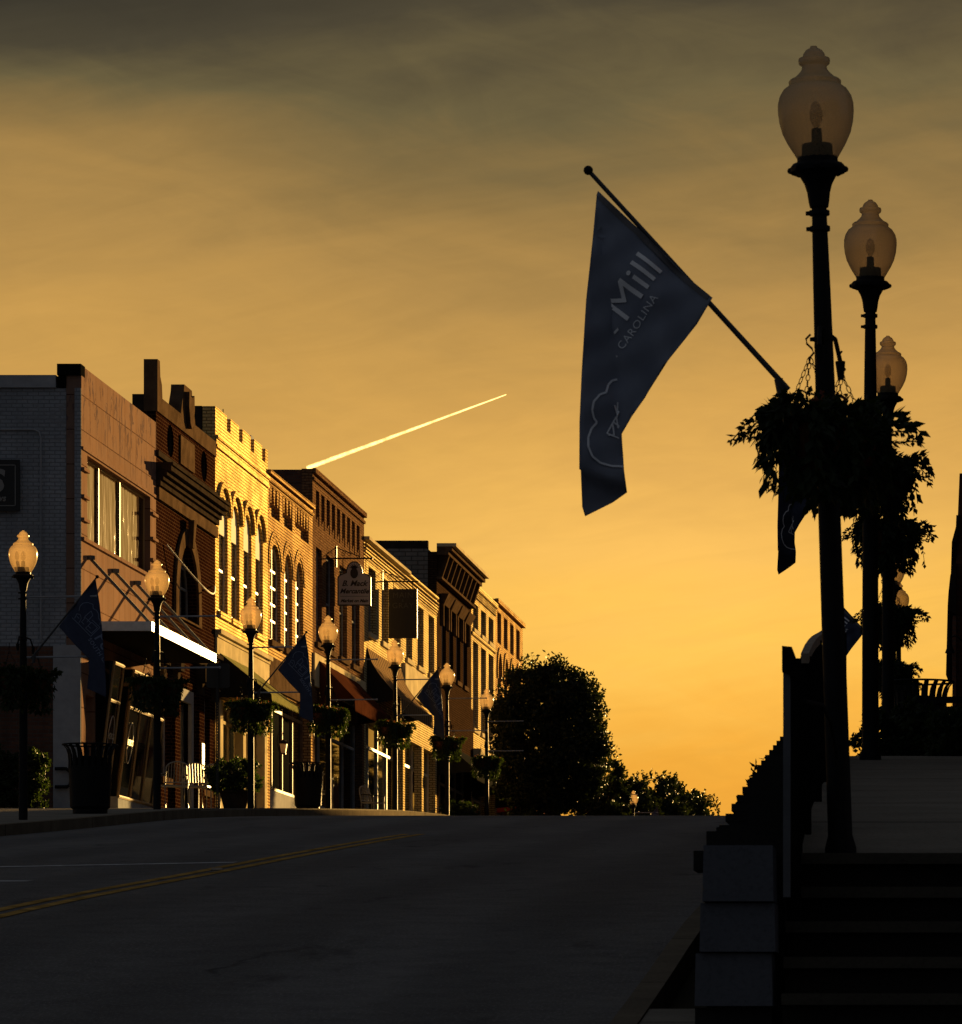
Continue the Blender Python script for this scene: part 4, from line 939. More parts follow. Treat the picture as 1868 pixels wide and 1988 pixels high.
# ------------------------------------------------------------------ plants
def leaf(mb, p, d, n, L, wd):
    """pointed leaf folded along its midrib"""
    d = d.normalized(); s = d.cross(n)
    if s.length < 1e-4: s = d.cross(Vector((.3, .5, .8)))
    s.normalize(); n2 = s.cross(d)
    mb.add([p, p + d * L * .45 + s * wd * .5 + n2 * wd * .12, p + d * L, p + d * L * .45 - s * wd * .5 + n2 * wd * .12], [(0, 1, 2), (0, 2, 3)])
def rv(r_): 
    while True:
        v = Vector((r_.uniform(-1, 1), r_.uniform(-1, 1), r_.uniform(-1, 1)))
        if .01 < v.length < 1: return v.normalized()
def basket_mesh(seed, droop, spread):
    r_ = random.Random(seed); f = MB(); st = MB(); fl = MB()
    for k in range(230):            # upper mound
        a = r_.uniform(0, 6.283); q = math.sqrt(r_.random()) * .24; z = .06 + .12 * (1 - q / .24) + r_.uniform(-.06, .06)
        p = Vector((q * math.cos(a), q * math.sin(a), z)); leaf(f, p, Vector((math.cos(a), math.sin(a), r_.uniform(-.3, .8))) + rv(r_) * .5, rv(r_), r_.uniform(.045, .085), r_.uniform(.022, .042))
    for k in range(420):            # leafy body hanging under the rim
        a = r_.uniform(0, 6.283); z = .10 - droop * .85 * r_.random() ** 1.2; q = (.20 + .07 * math.sin(a * 3 + seed)) * (1 - .45 * max(0, -z) / droop) * r_.uniform(.75, 1.15)
        p = Vector((q * math.cos(a), q * math.sin(a), z)); leaf(f, p, Vector((math.cos(a) * .5, math.sin(a) * .5, -.9)) + rv(r_) * .6, Vector((math.cos(a), math.sin(a), .3)) + rv(r_) * .4, r_.uniform(.06, .115), r_.uniform(.03, .055))
    nspray = 46
    for k in range(nspray):         # trailing sprays over the rim
        a = r_.uniform(0, 6.283); far = r_.uniform(.6, 1.0) * spread; dr = r_.uniform(.25, 1.0) * droop
        if k % 6 == 0: far = spread * r_.uniform(1.2, 1.5); dr = droop * r_.uniform(0, .25)
        pts = []
        for t in range(8):
            q = t / 7; rr = .13 + (far - .13) * (q ** .65); z = .08 + .09 * math.sin(q * 2.2) - dr * q ** 2.2
            aa = a + .25 * q * math.sin(k); pts.append(Vector((rr * math.cos(aa), rr * math.sin(aa), z)))
        st.tube(pts, .003, 4, False)
        for t in range(22):
            q = r_.uniform(.15, 1); i = min(6, int(q * 7)); p = pts[i].lerp(pts[i + 1], q * 7 - i)
            dd = (pts[i + 1] - pts[i]).normalized() + rv(r_) * .9 + Vector((0, 0, -.25)); leaf(f, p, dd, rv(r_), r_.uniform(.05, .10), r_.uniform(.024, .05))
    for k, a in enumerate((3.05, 3.3, 2.8, .1, -.25)):      # long thin sprigs reaching out at rim height
        far = spread * (1.36 - .10 * (k % 3)); pts = [Vector(((.12 + (far - .12) * t / 9) * math.cos(a), (.12 + (far - .12) * t / 9) * math.sin(a), .10 + .05 * math.sin(t * .45 + k) - .10 * (t / 9) ** 2)) for t in range(10)]
        st.tube(pts, .0035, 4, False)
        for t in range(34):
            q = r_.uniform(.2, 1); i = min(8, int(q * 9)); p = pts[i].lerp(pts[i + 1], q * 9 - i); leaf(f, p, (pts[i + 1] - pts[i]).normalized() + rv(r_) * 1.0, rv(r_), r_.uniform(.03, .06), r_.uniform(.014, .026))
    for k in range(12):
        a = r_.uniform(0, 6.283); q = r_.uniform(.05, .26); p = Vector((q * math.cos(a), q * math.sin(a), .16 + r_.uniform(-.03, .05)))
        for j in range(6): leaf(fl, p, rv(r_), rv(r_), .028, .022)
    return f, st, fl
def basket(seed, loc, label, grp, droop=.55, spread=.33):
    o = thing('hanging_basket', label, 'flower basket', loc, 0 if 'raised' in grp else rnd.uniform(0, 6), grp)
    f, st, fl = basket_mesh(seed, droop, spread)
    MB().lathe([(.05, -.20), (.13, -.16), (.18, -.07), (.195, .03), (.20, .03), (.17, .02)], 18).build('planter', M['coco'], o, True)
    c = MB()
    for k in range(3):
        a = 2 * math.pi * k / 3 + .4; p0 = Vector((.195 * math.cos(a), .195 * math.sin(a), .03)); p1 = Vector((0, 0, .40)); n = 11
        for i in range(n):      # real links
            q0 = p0.lerp(p1, i / n); q1 = p0.lerp(p1, (i + 1.15) / n); m_ = (q0 + q1) / 2; d = (q1 - q0); L = d.length / 2; d.normalize()
            sd = d.cross(Vector((0, 0, 1))).normalized(); sd = sd if i % 2 else d.cross(sd)
            c.tube([m_ + d * L * math.cos(t) + sd * .011 * math.sin(t) for t in [2 * math.pi * j / 8 for j in range(9)]], .0028, 4, False)
    c.tube([Vector((0, 0, .40)) + Vector((.022 * math.sin(t * 1.3), 0, .05 * t / 2)) for t in range(0, 6)], .006, 5)
    c.build('chain', M['black'], o)
    f.build('foliage', M['leaf'] if grp.startswith('baskets on the far') else M['leafdark'], o); st.build('stem', M['leafdark'], o); fl.build('flower', M['flower'], o)
    return o
BO = Vector((.30 * .26, .30 * .965, 2.21))
protoL = [None, None]; lb = ['grey side wall lamp', 'white canopy lamp', 'yellow building lamp', 'red awning lamp', 'tan awning lamp', 'flag-hidden lamp', 'tree-side lamp', 'leaf-covered far lamp', 'crest lamp']
for i, (x, y, z) in enumerate(LP[:7]):
    for s in (0, 1):
        sg_ = 1 if s else -1; loc = (x + sg_ * BO.x * 1.8, y + sg_ * BO.y, z + BO.z)
        lab = 'trailing flower basket on the %s, %s' % (lb[i], 'farther of its two' if s else 'nearer of its two')
        if protoL[s] is None: protoL[s] = basket(11 + s, loc, lab, 'baskets on the far pavement lamps', .60, .23)
        else: dup(protoL[s], loc, rnd.uniform(0, 6), lab)
protoR = [None, None]; rb = ['nearest leaning lamp', 'second lamp of the raised pavement', 'third lamp of the raised pavement', 'fourth lamp of the raised pavement', 'fifth lamp of the raised pavement', 'farthest lamp of the raised pavement']
for i, (x, y, z) in enumerate(RP):
    for s in (0, 1):
        sg_ = 1 if s else -1; xx = x + (.065 if i == 0 else 0)
        loc = (xx + sg_ * BO.x, y + sg_ * BO.y, z + BO.z + .045)
        lab = 'dark basket on the %s, %s' % (rb[i], 'farther of its two' if s else 'nearer of its two')
        if protoR[s] is None: protoR[s] = basket(31 + s, loc, lab, 'baskets on the raised pavement lamps', .48, .31)
        else: dup(protoR[s], loc, rnd.uniform(-.4, .4) + (3.1 if i in (1, 4) else 0), lab)

def crown(mb, c, rx, ry, rz2, n, L, seed, spikes=0, flat=.0, clumps=60, shell=.25):
    """leaf clumps spread through a slightly lumpy ellipsoid, upright sprigs on top"""
    r_ = random.Random(seed); cl = []; ph = [r_.uniform(0, 6.28) for _ in range(6)]
    for k in range(clumps):
        d = rv(r_); d = d / (abs(d.x) ** 2.7 + abs(d.y) ** 2.7 + abs(d.z) ** 2.7) ** (1 / 2.7); a = math.atan2(d.y, d.x); q = (shell + (1 - shell) * r_.random() ** .4)
        q *= 1 + .05 * math.sin(3 * a + ph[0] + 3 * d.z) + .04 * math.sin(7 * a + ph[1]) + .05 * math.sin(5 * d.z + ph[2])
        d = Vector((d.x * rx * q, d.y * ry * q, d.z * rz2 * q)); cl.append((Vector(c) + d, r_.uniform(.10, .20) * min(rx, rz2)))
    for k in range(n):
        cc, cr = cl[k % clumps]; p = cc + rv(r_) * cr * (r_.random() ** .4) * 1.15
        leaf(mb, p, rv(r_) + Vector((0, 0, .15)), rv(r_), L * r_.uniform(.7, 1.4), L * r_.uniform(.5, .8))
    for k in range(spikes):
        a = r_.uniform(0, 6.283); q = math.sqrt(r_.random()) * .97; x = rx * q * math.cos(a); y = ry * q * math.sin(a); z0 = rz2 * max(0, 1 - q ** 2.7) ** (1 / 2.7) * .96
        b0 = Vector(c) + Vector((x, y, z0)); tip = Vector((x * .14 + r_.uniform(-.1, .1), y * .1, r_.uniform(.25, .7) * rz2 * .20))
        for j in range(22):
            t = j / 21; p = b0 + tip * t; leaf(mb, p, rv(r_) + Vector((0, 0, .9)), rv(r_), L * (1.0 - .5 * t), L * .5)
def tree(label, base, h, cz, rx, ry, rz2, n, L, seed, spikes=0, grp=None, flat=.25, tr=.12, clumps=70, name='street_tree'):
    o = thing(name, label, 'tree', base, 0, grp); r_ = random.Random(seed + 5)
    t = MB(); t.tube([(0, 0, -.3), (.03, 0, h * .18), (-.02, .03, h * .4), (.02, 0, h * .66)], [tr * 1.25, tr, tr * .75, tr * .4], 9)
    for k in range(9):
        a = r_.uniform(0, 6.28); z = h * r_.uniform(.26, .55); q = r_.uniform(.5, .85)
        t.tube([(0, 0, z), (rx * q * .45 * math.cos(a), ry * q * .45 * math.sin(a), z + h * .10), (rx * q * math.cos(a), ry * q * math.sin(a), z + h * r_.uniform(.16, .3))], [tr * .45, tr * .28, tr * .1], 6)
    t.build('trunk', M['bark'], o); f = MB(); crown(f, (0, 0, cz), rx, ry, rz2, n, L, seed, spikes, flat, clumps); f.build('crown', M['treeleaf'], o); return o
ty = 142.0; tz = lz(ty)
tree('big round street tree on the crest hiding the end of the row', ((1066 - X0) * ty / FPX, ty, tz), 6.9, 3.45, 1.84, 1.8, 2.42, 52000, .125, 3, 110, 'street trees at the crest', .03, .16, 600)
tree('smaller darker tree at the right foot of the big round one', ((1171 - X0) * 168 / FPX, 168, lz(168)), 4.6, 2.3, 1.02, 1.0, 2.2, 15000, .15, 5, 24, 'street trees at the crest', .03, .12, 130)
for i, (x, yy, ytop, w_, lab) in enumerate([(1215, 235, 1497, 78, 'distant bushy tree left in the clump beyond the crest'), (1268, 250, 1490, 88, 'tallest distant tree of the clump beyond the crest'), (1318, 262, 1512, 80, 'distant rounded tree in the middle of the clump beyond the crest'), (1352, 280, 1530, 70, 'distant low tree at the sloping end of the clump')]):
    zt = (Y0 - ytop) * yy / FPX; rx = w_ / 2 * yy / FPX * 1.75; h = zt - hz(yy)
    tree(lab, ((x - X0) * yy / FPX, yy, hz(yy)), h, h * .50, rx, rx, h * .46, 17000, .24, 40 + i, 30, 'trees beyond the crest', .02, .25, 340, 'distant_tree')
def shrub(label, loc, rx, ry, h, n, L, seed, mat='leafdark', grp=None, pot=None, name='shrub'):
    o = thing(name, label, 'plant', loc, 0, grp); f = MB(); crown(f, (0, 0, h * .5 + (pot or 0) * .9), rx, ry, h * .55, int(n * 1.3), L, seed, 0, .05, 150, .2)
    st = MB(); r_ = random.Random(seed)
    for k in range(7): a = r_.uniform(0, 6.28); st.tube([(0, 0, pot or 0), (rx * .6 * math.cos(a), ry * .6 * math.sin(a), h * .8 + (pot or 0) * .9)], [.02, .008], 5)
    st.build('stem', M['bark'], o); f.build('foliage', M[mat], o)
    if pot: MB().lathe([(.22, 0), (.30, pot * .9), (.33, pot * .9), (.33, pot), (.28, pot), (.27, pot * .9)], 16).build('pot', M['darkstone'], o, True)
    return o
shrub('leafy shrub in a dark pot in front of the yellow shopfront', ((456 - X0) * 85 / FPX, 85, lz(85)), .50, .45, .62, 2600, .075, 61, 'leafdark', None, .34, 'potted_shrub')
shrub('dark clipped bush at the foot of the grey side wall, at the picture edge', (-18.55, 84.2, lz(84)), .55, .5, 1.25, 3000, .08, 62, 'leafdark', 'bushes at the side wall')
shrub('dark bush between the grey wall pilaster and the lamp post', (-17.75, 84.0, lz(84)), .5, .45, 1.15, 3000, .08, 63, 'leafdark', 'bushes at the side wall')
shrub('low bush in front of the dark shopfront near the crest', ((893 - X0) * 128 / FPX, 128, lz(128)), .55, .5, .55, 1600, .09, 64, 'leafdark', None, .3, 'potted_shrub')
for i, (x, y, h, w_) in enumerate([(-.30, 39, .50, .42), (.02, 42, .52, .48), (.30, 37.5, .48, .38)]):
    shrub(['dark planter shrub between the second and third lamp posts', 'dark planter shrub below the flared trash bin', 'dark low shrub at the picture edge before the brick building'][i], (x, y, rz_(y) - .08), w_, w_, h, 3400, .06, 70 + i, 'leafdark', 'shrubs on the raised pavement')
shrub('small shrub peeping over the stepped wall', (-1.33, 33.8, hz(33.8)), .22, .2, 1.12, 1200, .06, 75, 'leafdark')

# ------------------------------------------------------------------ flags
def flag(label, loc, tip, hang, outline, crease, folds, draw, grp, cloth='navy', ink='print', ink2='printdim'):
    """pole from a lamp; cloth given as an outline in metres from the pole's foot, with real folds"""
    o = thing('flag', label, 'flag', loc, 0, grp)
    p = MB(); a = Vector((0, 0, 0)); t = Vector((tip[0], 0, tip[1])); p.tube([a, t], [.016, .012], 8)
    p.tube([Vector((-.03 if tip[0] < 0 else .03, 0, -.06)), a + t * .05], .024, 8); p.build('flagpole', M['polemetal'], o)
    MB().ball(tuple(t + t.normalized() * .025), .026, 8).build('finial', M['black'], o, True)
    r_ = random.Random(3); xs = [q[0] for q in outline]; zs = [q[1] for q in outline]
    def inside(x, z):
        c = False; n = len(outline)
        for i in range(n):
            (xa, za), (xb, zb) = outline[i], outline[(i + 1) % n]
            if (za > z) != (zb > z) and x < (xb - xa) * (z - za) / (zb - za) + xa: c = not c
        return c
    pts = [Vector(q) for q in outline]; ed = [(i, (i + 1) % len(pts)) for i in range(len(pts))]; st = .028
    x = min(xs)
    while x < max(xs):
        z = min(zs)
        while z < max(zs):
            if inside(x, z): pts.append(Vector((x + r_.uniform(-.004, .004), z + r_.uniform(-.004, .004))))
            z += st
        x += st
    V, E, Fc, *_ = geometry.delaunay_2d_cdt(pts, ed, [], 1, 1e-6)
    m = MB(); n = len(V); m.add([(v.x, folds(v.x, v.y), v.y) for v in V], [tuple(f) for f in Fc])
    cl = m.build('cloth', M[cloth], o, True)
    md = cl.modifiers.new('thickness', 'SOLIDIFY'); md.thickness = .004; md.offset = 1
    k1 = MB(); k2 = MB(); draw(k1, k2, lambda x, z: (x, folds(x, z) - .0075, z), inside)
    k1.build('lettering', M[ink], cl); k2.build('emblem', M[ink2], cl)
    return o
def finer(vs, fs, L=.022):
    bm = bmesh.new(); bv = [bm.verts.new(v) for v in vs]
    for f in fs:
        try: bm.faces.new([bv[i] for i in f])
        except ValueError: pass
    bmesh.ops.triangulate(bm, faces=bm.faces)
    for _ in range(5):
        e = [e for e in bm.edges if e.calc_length() > L]
        if not e: break
        bmesh.ops.subdivide_edges(bm, edges=e, cuts=1); bmesh.ops.triangulate(bm, faces=bm.faces)
    bm.verts.index_update(); r = [v.co.copy() for v in bm.verts], [tuple(v.index for v in f.verts) for f in bm.faces]; bm.free(); return r
def clipped(mb, txt, org, ang, proj, inside, **kw):
    vs, fs = text_mesh(txt, align='LEFT', **kw); vs, fs = finer(vs, fs); ca, sa = math.cos(ang), math.sin(ang)
    P = [(org[0] + v.x * ca - v.y * sa, org[1] + v.x * sa + v.y * ca) for v in vs]
    keep = [f for f in fs if all(inside(*P[i]) for i in f)]
    mb.add([proj(*p) for p in P], keep)
def pline(mb, pts, proj, inside, wd=.006):
    for (xa, za), (xb, zb) in zip(pts, pts[1:]):
        n = max(1, int(math.hypot(xb - xa, zb - za) / .03))
        for i in range(n):
            p, q = (xa + (xb - xa) * i / n, za + (zb - za) * i / n), (xa + (xb - xa) * (i + 1) / n, za + (zb - za) * (i + 1) / n)
            if not (inside(*p) and inside(*q)): continue
            L = math.hypot(q[0] - p[0], q[1] - p[1]) or 1; nx, nz = -(q[1] - p[1]) / L * wd / 2, (q[0] - p[0]) / L * wd / 2
            mb.add([proj(p[0] + nx, p[1] + nz), proj(q[0] + nx, q[1] + nz), proj(q[0] - nx, q[1] - nz), proj(p[0] - nx, p[1] - nz)], [(0, 1, 2, 3)])
def arc(cx, cz, r_, a0, a1, n=14): return [(cx + r_ * math.cos(R(a0 + (a1 - a0) * i / n)), cz + r_ * math.sin(R(a0 + (a1 - a0) * i / n))) for i in range(n + 1)]
# right side flag (pole rises to the left)
K = 1 / (2.0713 * 1.3078 * FPX / (RD[0][0] * FPX))
def rp(zx, zy): return ((zx - 1165) * K, -(zy - 1265) * K)
ROUT = [rp(*q) for q in [(165, 225), (400, 455), (640, 690), (775, 815), (690, 940), (540, 1130), (430, 1275), (345, 1405), (290, 1500), (296, 1600), (303, 1690), (315, 1800), (240, 1855), (105, 1938), (90, 1890), (86, 1705), (78, 1700), (79, 1450), (90, 1180), (110, 800), (140, 480), (158, 240)]]
KH = MB()
def rfold(x, z):
    zx = x / K + 1165; zy = -z / K + 1265; cx = 165 + (zy - 235) * 125 / 1265; d = (zx - cx) * K
    y = -.55 * min(0, d) * -1 if d < 0 else .0
    y = .62 * d if d < 0 else -.30 * d + .045 * math.sin(d * 17 + z * 1.5) * min(1, d * 5) + .02 * math.sin(d * 7 + z * 5)
    y += .008 * math.sin(z * 16 + d * 9) + .006 * math.sin(z * 31 - d * 14)
    q = min(1, max(0, (zy - 1690 - (zx - 85) * .3) / 70)); y += .07 * q * q * (3 - 2 * q)
    if d > .0: y += .05 * math.exp(-(d / .03) ** 2) * 0
    return y
def rdraw(k1, k2, proj, ins):
    hm = [rp(*q) for q in ((172, 252), (400, 478), (635, 706), (752, 812))]; pline(KH, hm, proj, lambda x, z: True, 30 * K)
    ci = lambda x, z: ins(x, z) and (x / K + 1165) > 165 + (-z / K + 1265 - 235) * 125 / 1265 + 4
    li = lambda x, z: ins(x, z) and (x / K + 1165) < 165 + (-z / K + 1265 - 235) * 125 / 1265 - 2
    clipped(k1, 'Mill', rp(306, 918), R(51.5), proj, ci, size=240 * K, bold=0)
    for q in (((246, 962), (268, 938), (274, 950), (252, 974)), ((258, 1084), (268, 1087), (263, 1096))): k1.add([proj(*rp(*t)) for t in q], [tuple(range(len(q)))])
    clipped(k2, 'CAROLINA', rp(292, 1058), R(51.5), proj, ci, size=60 * K, bold=0, spacing=1.1)
    seg_ = [rp(265, 1210), rp(240, 1218), rp(220, 1245), rp(212, 1285), rp(180, 1300), rp(150, 1340), rp(142, 1385), rp(150, 1425), rp(165, 1447), rp(138, 1480), rp(122, 1530), rp(124, 1580), rp(145, 1630), rp(185, 1660), rp(240, 1672), rp(297, 1670)]
    pline(k2, seg_, proj, ins, 11 * K)
    for q in ([(215, 1502), (243, 1445), (252, 1508), (222, 1508)], [(235, 1460), (262, 1410), (272, 1470)], [(262, 1345), (270, 1300), (268, 1400), (255, 1350)], [(215, 1500), (285, 1525)], [(250, 1440), (280, 1460)], [(262, 1420), (276, 1380)]): pline(k2, [rp(*t) for t in q], proj, li, 8 * K)
foot = ((1531 - X0) * RD[0][0], RP[0][1] - .02, (Y0 - 757.6) * RD[0][0]); dz_ = foot[2] - RP[0][2]; dx_ = foot[0] - RP[0][0]
fR = flag('big navy flag with Mill and Carolina lettering hung from the nearest leaning lamp', foot, rp(130, 130), None, ROUT, None, rfold, rdraw, 'navy flags on the raised pavement lamps')
KH.build('hem', M['hem'], next(c_ for c_ in fR.children if c_.name.startswith('cloth')))
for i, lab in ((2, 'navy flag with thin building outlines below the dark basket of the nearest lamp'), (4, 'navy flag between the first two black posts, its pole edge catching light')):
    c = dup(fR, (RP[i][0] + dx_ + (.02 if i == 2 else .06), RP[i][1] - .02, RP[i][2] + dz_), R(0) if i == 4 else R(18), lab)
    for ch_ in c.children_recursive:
        if ch_.name.startswith('cloth'): ch_.material_slots[0].link = 'OBJECT'; ch_.material_slots[0].material = M['navyshade']  # same cloth as the big flag, shade put into its colour
# left side flag (pole rises to the right)
KL = 1 / (5.232 * 1.3078 * FPX / LL[0])
def lp(zx, zy): return ((zx + 110) * KL, -(zy - 1330) * KL)
LOUT = [lp(*q) for q in [(748, 285), (775, 460), (800, 620), (825, 920), (850, 1180), (870, 1400), (885, 1650), (890, 1850), (770, 1790), (640, 1730), (655, 1500), (652, 1330), (480, 1150), (265, 910), (420, 700), (590, 480)]]
def lfold(x, z):
    zx = x / KL - 110; zy = -z / KL + 1330; cx = 740 + (zy - 290) * .10; d = (zx - cx) * KL
    return (-.35 * d if d > 0 else .10 * d) + .025 * math.sin(d * 20 + z * 3)
def ldraw(k1, k2, proj, ins):
    clipped(k1, 'Fort', lp(722, 1050), R(-56), proj, ins, size=235 * KL, bold=0)
    clipped(k2, 'SOUTH CAROLINA', lp(648, 1080), R(-56), proj, ins, size=76 * KL, bold=.001, spacing=1.12)
    arcs = [lp(530, 700), lp(545, 640), lp(590, 598), lp(650, 588), lp(710, 610), lp(712, 665), lp(755, 690), lp(785, 740), lp(780, 790), lp(810, 830), lp(800, 880)]
    pline(k2, arcs, proj, ins, 9 * KL)
    for q in ([(440, 790), (690, 1040), (800, 915), (705, 820)], [(470, 800), (500, 735), (550, 750), (560, 800), (525, 860)], [(600, 790), (690, 700), (710, 760), (640, 850)], [(560, 850), (620, 790), (690, 860)], [(620, 930), (700, 850), (770, 920), (700, 1000), (620, 930)], [(655, 900), (690, 935)], [(500, 770), (530, 800)], [(570, 850), (600, 880)]): pline(k2, [lp(*t) for t in q], proj, ins, 8 * KL)
fL = None; dl = None
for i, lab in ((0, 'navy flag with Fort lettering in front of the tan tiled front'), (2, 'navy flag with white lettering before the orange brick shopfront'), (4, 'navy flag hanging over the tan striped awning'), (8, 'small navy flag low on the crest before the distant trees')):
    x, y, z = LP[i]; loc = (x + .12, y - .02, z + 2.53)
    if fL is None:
        fL = flag(lab, loc, lp(752, 262), None, LOUT, None, lfold, ldraw, 'navy flags on the far pavement lamps', 'navyshade', 'inkshade', 'inkshade')
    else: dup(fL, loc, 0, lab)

# ------------------------------------------------------------------ street furniture
def bin_(label, loc, grp):
    o = thing('trash_bin', label, 'trash bin', loc, 0, grp)
    MB().lathe([(.27, 0), (.27, .06), (.31, .10), (.335, .74), (.30, .74), (.29, .12)], 24).build('body', M['black'], o, True)
    for k in range(20):
        a = 2 * math.pi * k / 20; ca, sa = math.cos(a), math.sin(a); t = Vector((-sa, ca, 0)) * .030
        prof = [(.337, .70), (.335, .82), (.345, .93), (.375, 1.02), (.42, 1.07)]; s = MB(); vs = []; fs = []
        for r_, z in prof:
            for dr in (0, -.012): vs += [Vector(((r_ + dr) * ca, (r_ + dr) * sa, z)) + t, Vector(((r_ + dr) * ca, (r_ + dr) * sa, z)) - t]
        for i in range(len(prof) - 1): a0 = i * 4; fs += [(a0, a0 + 1, a0 + 5, a0 + 4), (a0 + 2, a0 + 6, a0 + 7, a0 + 3), (a0, a0 + 4, a0 + 6, a0 + 2), (a0 + 1, a0 + 3, a0 + 7, a0 + 5)]
        s.add(vs, fs).build('slat', M['black'], o)
    m_ = MB(); m_.tube([(.425 * math.cos(t), .425 * math.sin(t), 1.08) for t in [2 * math.pi * i / 32 for i in range(33)]], .014, 6, False); m_.build('rim', M['black'], o)
    MB().lathe([(.30, .735), (.24, .86), (.16, .90), (.15, .90), (.22, .84)], 20).build('liner', M['blackmatte'], o, True)
    return o
bn = bin_('black slatted trash bin beside the first lamp and grey wall', ((175 - X0) * 68 / FPX, 68, lz(68)), 'flared slatted trash bins')
dup(bn, ((598 - X0) * 101 / FPX, 101, lz(101)), .1, 'black slatted trash bin before the orange brick shopfront')
dup(bn, ((1787 - X0) * 55 / FPX, 55, rz_(55)), .2, 'dark slatted trash bin silhouetted against the sky on the raised pavement')
def chair(label, loc, rz, grp):
    """metal garden chair: arched slatted back, arms, seat, four legs; faces -Y"""
    o = thing('garden_chair', label, 'chair', loc, rz, grp); mt = M['chairpaint']
    for x in (-.23, .23):
        MB().tube([(x, .24, 0), (x, .21, .43), (x, .25, .62), (x * .98, .29, .78)], .015, 6).build('leg', mt, o)
        MB().tube([(x, -.22, 0), (x, -.20, .45), (x * 1.08, -.20, .62)], .015, 6).build('leg', mt, o)
        MB().tube([(x * 1.08, -.20, .62), (x * 1.12, -.05, .655), (x * 1.05, .22, .66)], .016, 6).build('armrest', M['black'], o)
    b = MB(); b.tube([(.226 * math.cos(t), .288 + .02 * math.sin(t), .78 + .13 * math.sin(t)) for t in [math.pi * i / 14 for i in range(15)]], .015, 6); b.tube([(-.225, .22, .50), (.225, .22, .50)], .014, 6)
    b = b.build('backrest', mt, o); s = MB()
    for k in range(7):
        x = -.17 + k * .057; zt = .78 + .125 * math.sqrt(max(0, 1 - (x / .226) ** 2)); s.tube([(x, .222, .50), (x, .25, .64), (x, .295, zt)], .009, 5)
    s.build('slat', mt, b)
    s = MB(); s.box((-.24, -.23, .425), (.24, .22, .455))
    s.build('seat', mt, o)
    return o
ch = chair('metal garden chair with lit arched back beside the second lamp post', ((337 - X0) * 86.2 / FPX, 86.2, lz(86.2)), R(205), 'metal chairs on the pavement')
for x, y, r_, lab in ((384, 88.6, 178, 'metal garden chair with arms turned towards the shops, next to the arched back one'), (410, 90.8, 200, 'metal garden chair half behind the potted shrub'), (627, 106.5, 190, 'metal garden chair just behind the second trash bin'),
                      (724, 117.5, 60, 'dark metal chair seen from the side before the pale shopfront'), (848, 133, 200, 'small bright garden chair low at the crest')):
    dup(ch, ((x - X0) * y / FPX, y, lz(y)), R(r_), lab)
sp_ = thing('sign_post', 'back of a square traffic sign on a perforated steel post', 'traffic sign', ((422 - X0) * 77.5 / FPX, 77.5, lz(77.5)))
s = MB()
for i in range(52): s.box((-.022, -.02, .0 + i * .05), (.022, .02, .036 + i * .05)); s.box((-.022, -.02, .036 + i * .05), (-.008, .02, .05 + i * .05)); s.box((.008, -.02, .036 + i * .05), (.022, .02, .05 + i * .05))
s.build('post', M['olive'], sp_); MB().slab([(-.2, 2.19), (-.17, 2.16), (.19, 2.16), (.22, 2.19), (.22, 2.57), (.19, 2.60), (-.17, 2.60), (-.2, 2.57)], [], lambda u, w_, d: (u, .022 + d, w_), .006).build('plate', M['olive'], sp_)

# ------------------------------------------------------------------ right foreground: stairs, cheek wall, stepped wall, railing
st = thing('staircase', 'dark stone steps rising to the raised pavement', 'stairs', (0, 23.28, 0))
for i in range(8):
    zt = .885 - .188 * i; ya = -.30 * (i + 1)
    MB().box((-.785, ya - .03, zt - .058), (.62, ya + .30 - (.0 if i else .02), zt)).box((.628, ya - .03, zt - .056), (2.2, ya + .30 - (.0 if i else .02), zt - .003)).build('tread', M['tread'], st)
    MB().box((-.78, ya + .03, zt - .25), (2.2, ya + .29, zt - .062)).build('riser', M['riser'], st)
cw = thing('cheek_wall', 'low stair-side wall of three pale stone blocks', 'wall', (0, 21.9, 0))
for i, (za, zb, xa, xb) in enumerate(((.60, .885, -1.185, -.835), (.345, .592, -1.20, -.825), (.07, .337, -1.225, -.84))):
    m = MB(); m.hexa([(xa - .004, 0, za), (xb + .006, 0, za), (xb + .006, .55, za), (xa - .004, .55, za)], [(xa, .03, zb), (xb, .03, zb), (xb, .55, zb), (xa, .55, zb)]); m.build('block', M['block'], cw)
MB().box((-1.23, .06, -.6), (-.84, .56, .062)).build('footing', M['wallstone'], cw); MB().box((-1.24, .1, .76), (-1.192, .5, .86)).build('cap_end', M['wallstone'], cw)
sw = thing('stepped_wall', 'dark stone retaining wall stepping up along the raised pavement', 'wall', (0, 0, 0))
m = MB(); ys = 25.5; n = 16
for i in range(n):
    ya = ys + i * .78; zt = 1.01 + (2.42 - 1.01) * (i / (n - 1)) ** .9
    m.box((-1.30, ya + .002, hz(ya) - .6), (-1.003, ya + .776, zt)); m.box((-1.325, ya + .0, zt + .002), (-1.003, ya + .78, zt + .05)); m.box((-1.0, ya + .002, zt - .5), (-.79, ya + .776, max(zt + .02, rz_(ya + .78) + .05)))
m.box((-1.2, 22.48, -.5), (-.79, 22.9, .98)); m.box((-1.17, 22.902, -.5), (-.79, 25.49, 1.02)); m.box((-1.0, 23.0, 1.022), (-.79, 25.49, rz_(25.5) + .06)); m.build('stepped_course', M['wallstone'], sw)
MB().box((-1.28, ys + n * .78 + .01, 1.2), (-1.005, 110, 2.0)).hexa([(-1.28, 38.1, 1.0), (-1.004, 38.1, 1.0), (-1.004, 60, 1.5), (-1.28, 60, 1.5)], [(-1.28, 38.1, rz_(38.1) + .12), (-1.004, 38.1, rz_(38.1) + .12), (-1.004, 60, rz_(60) + .1), (-1.28, 60, rz_(60) + .1)]).build('upper_course', M['wallstone'], sw)
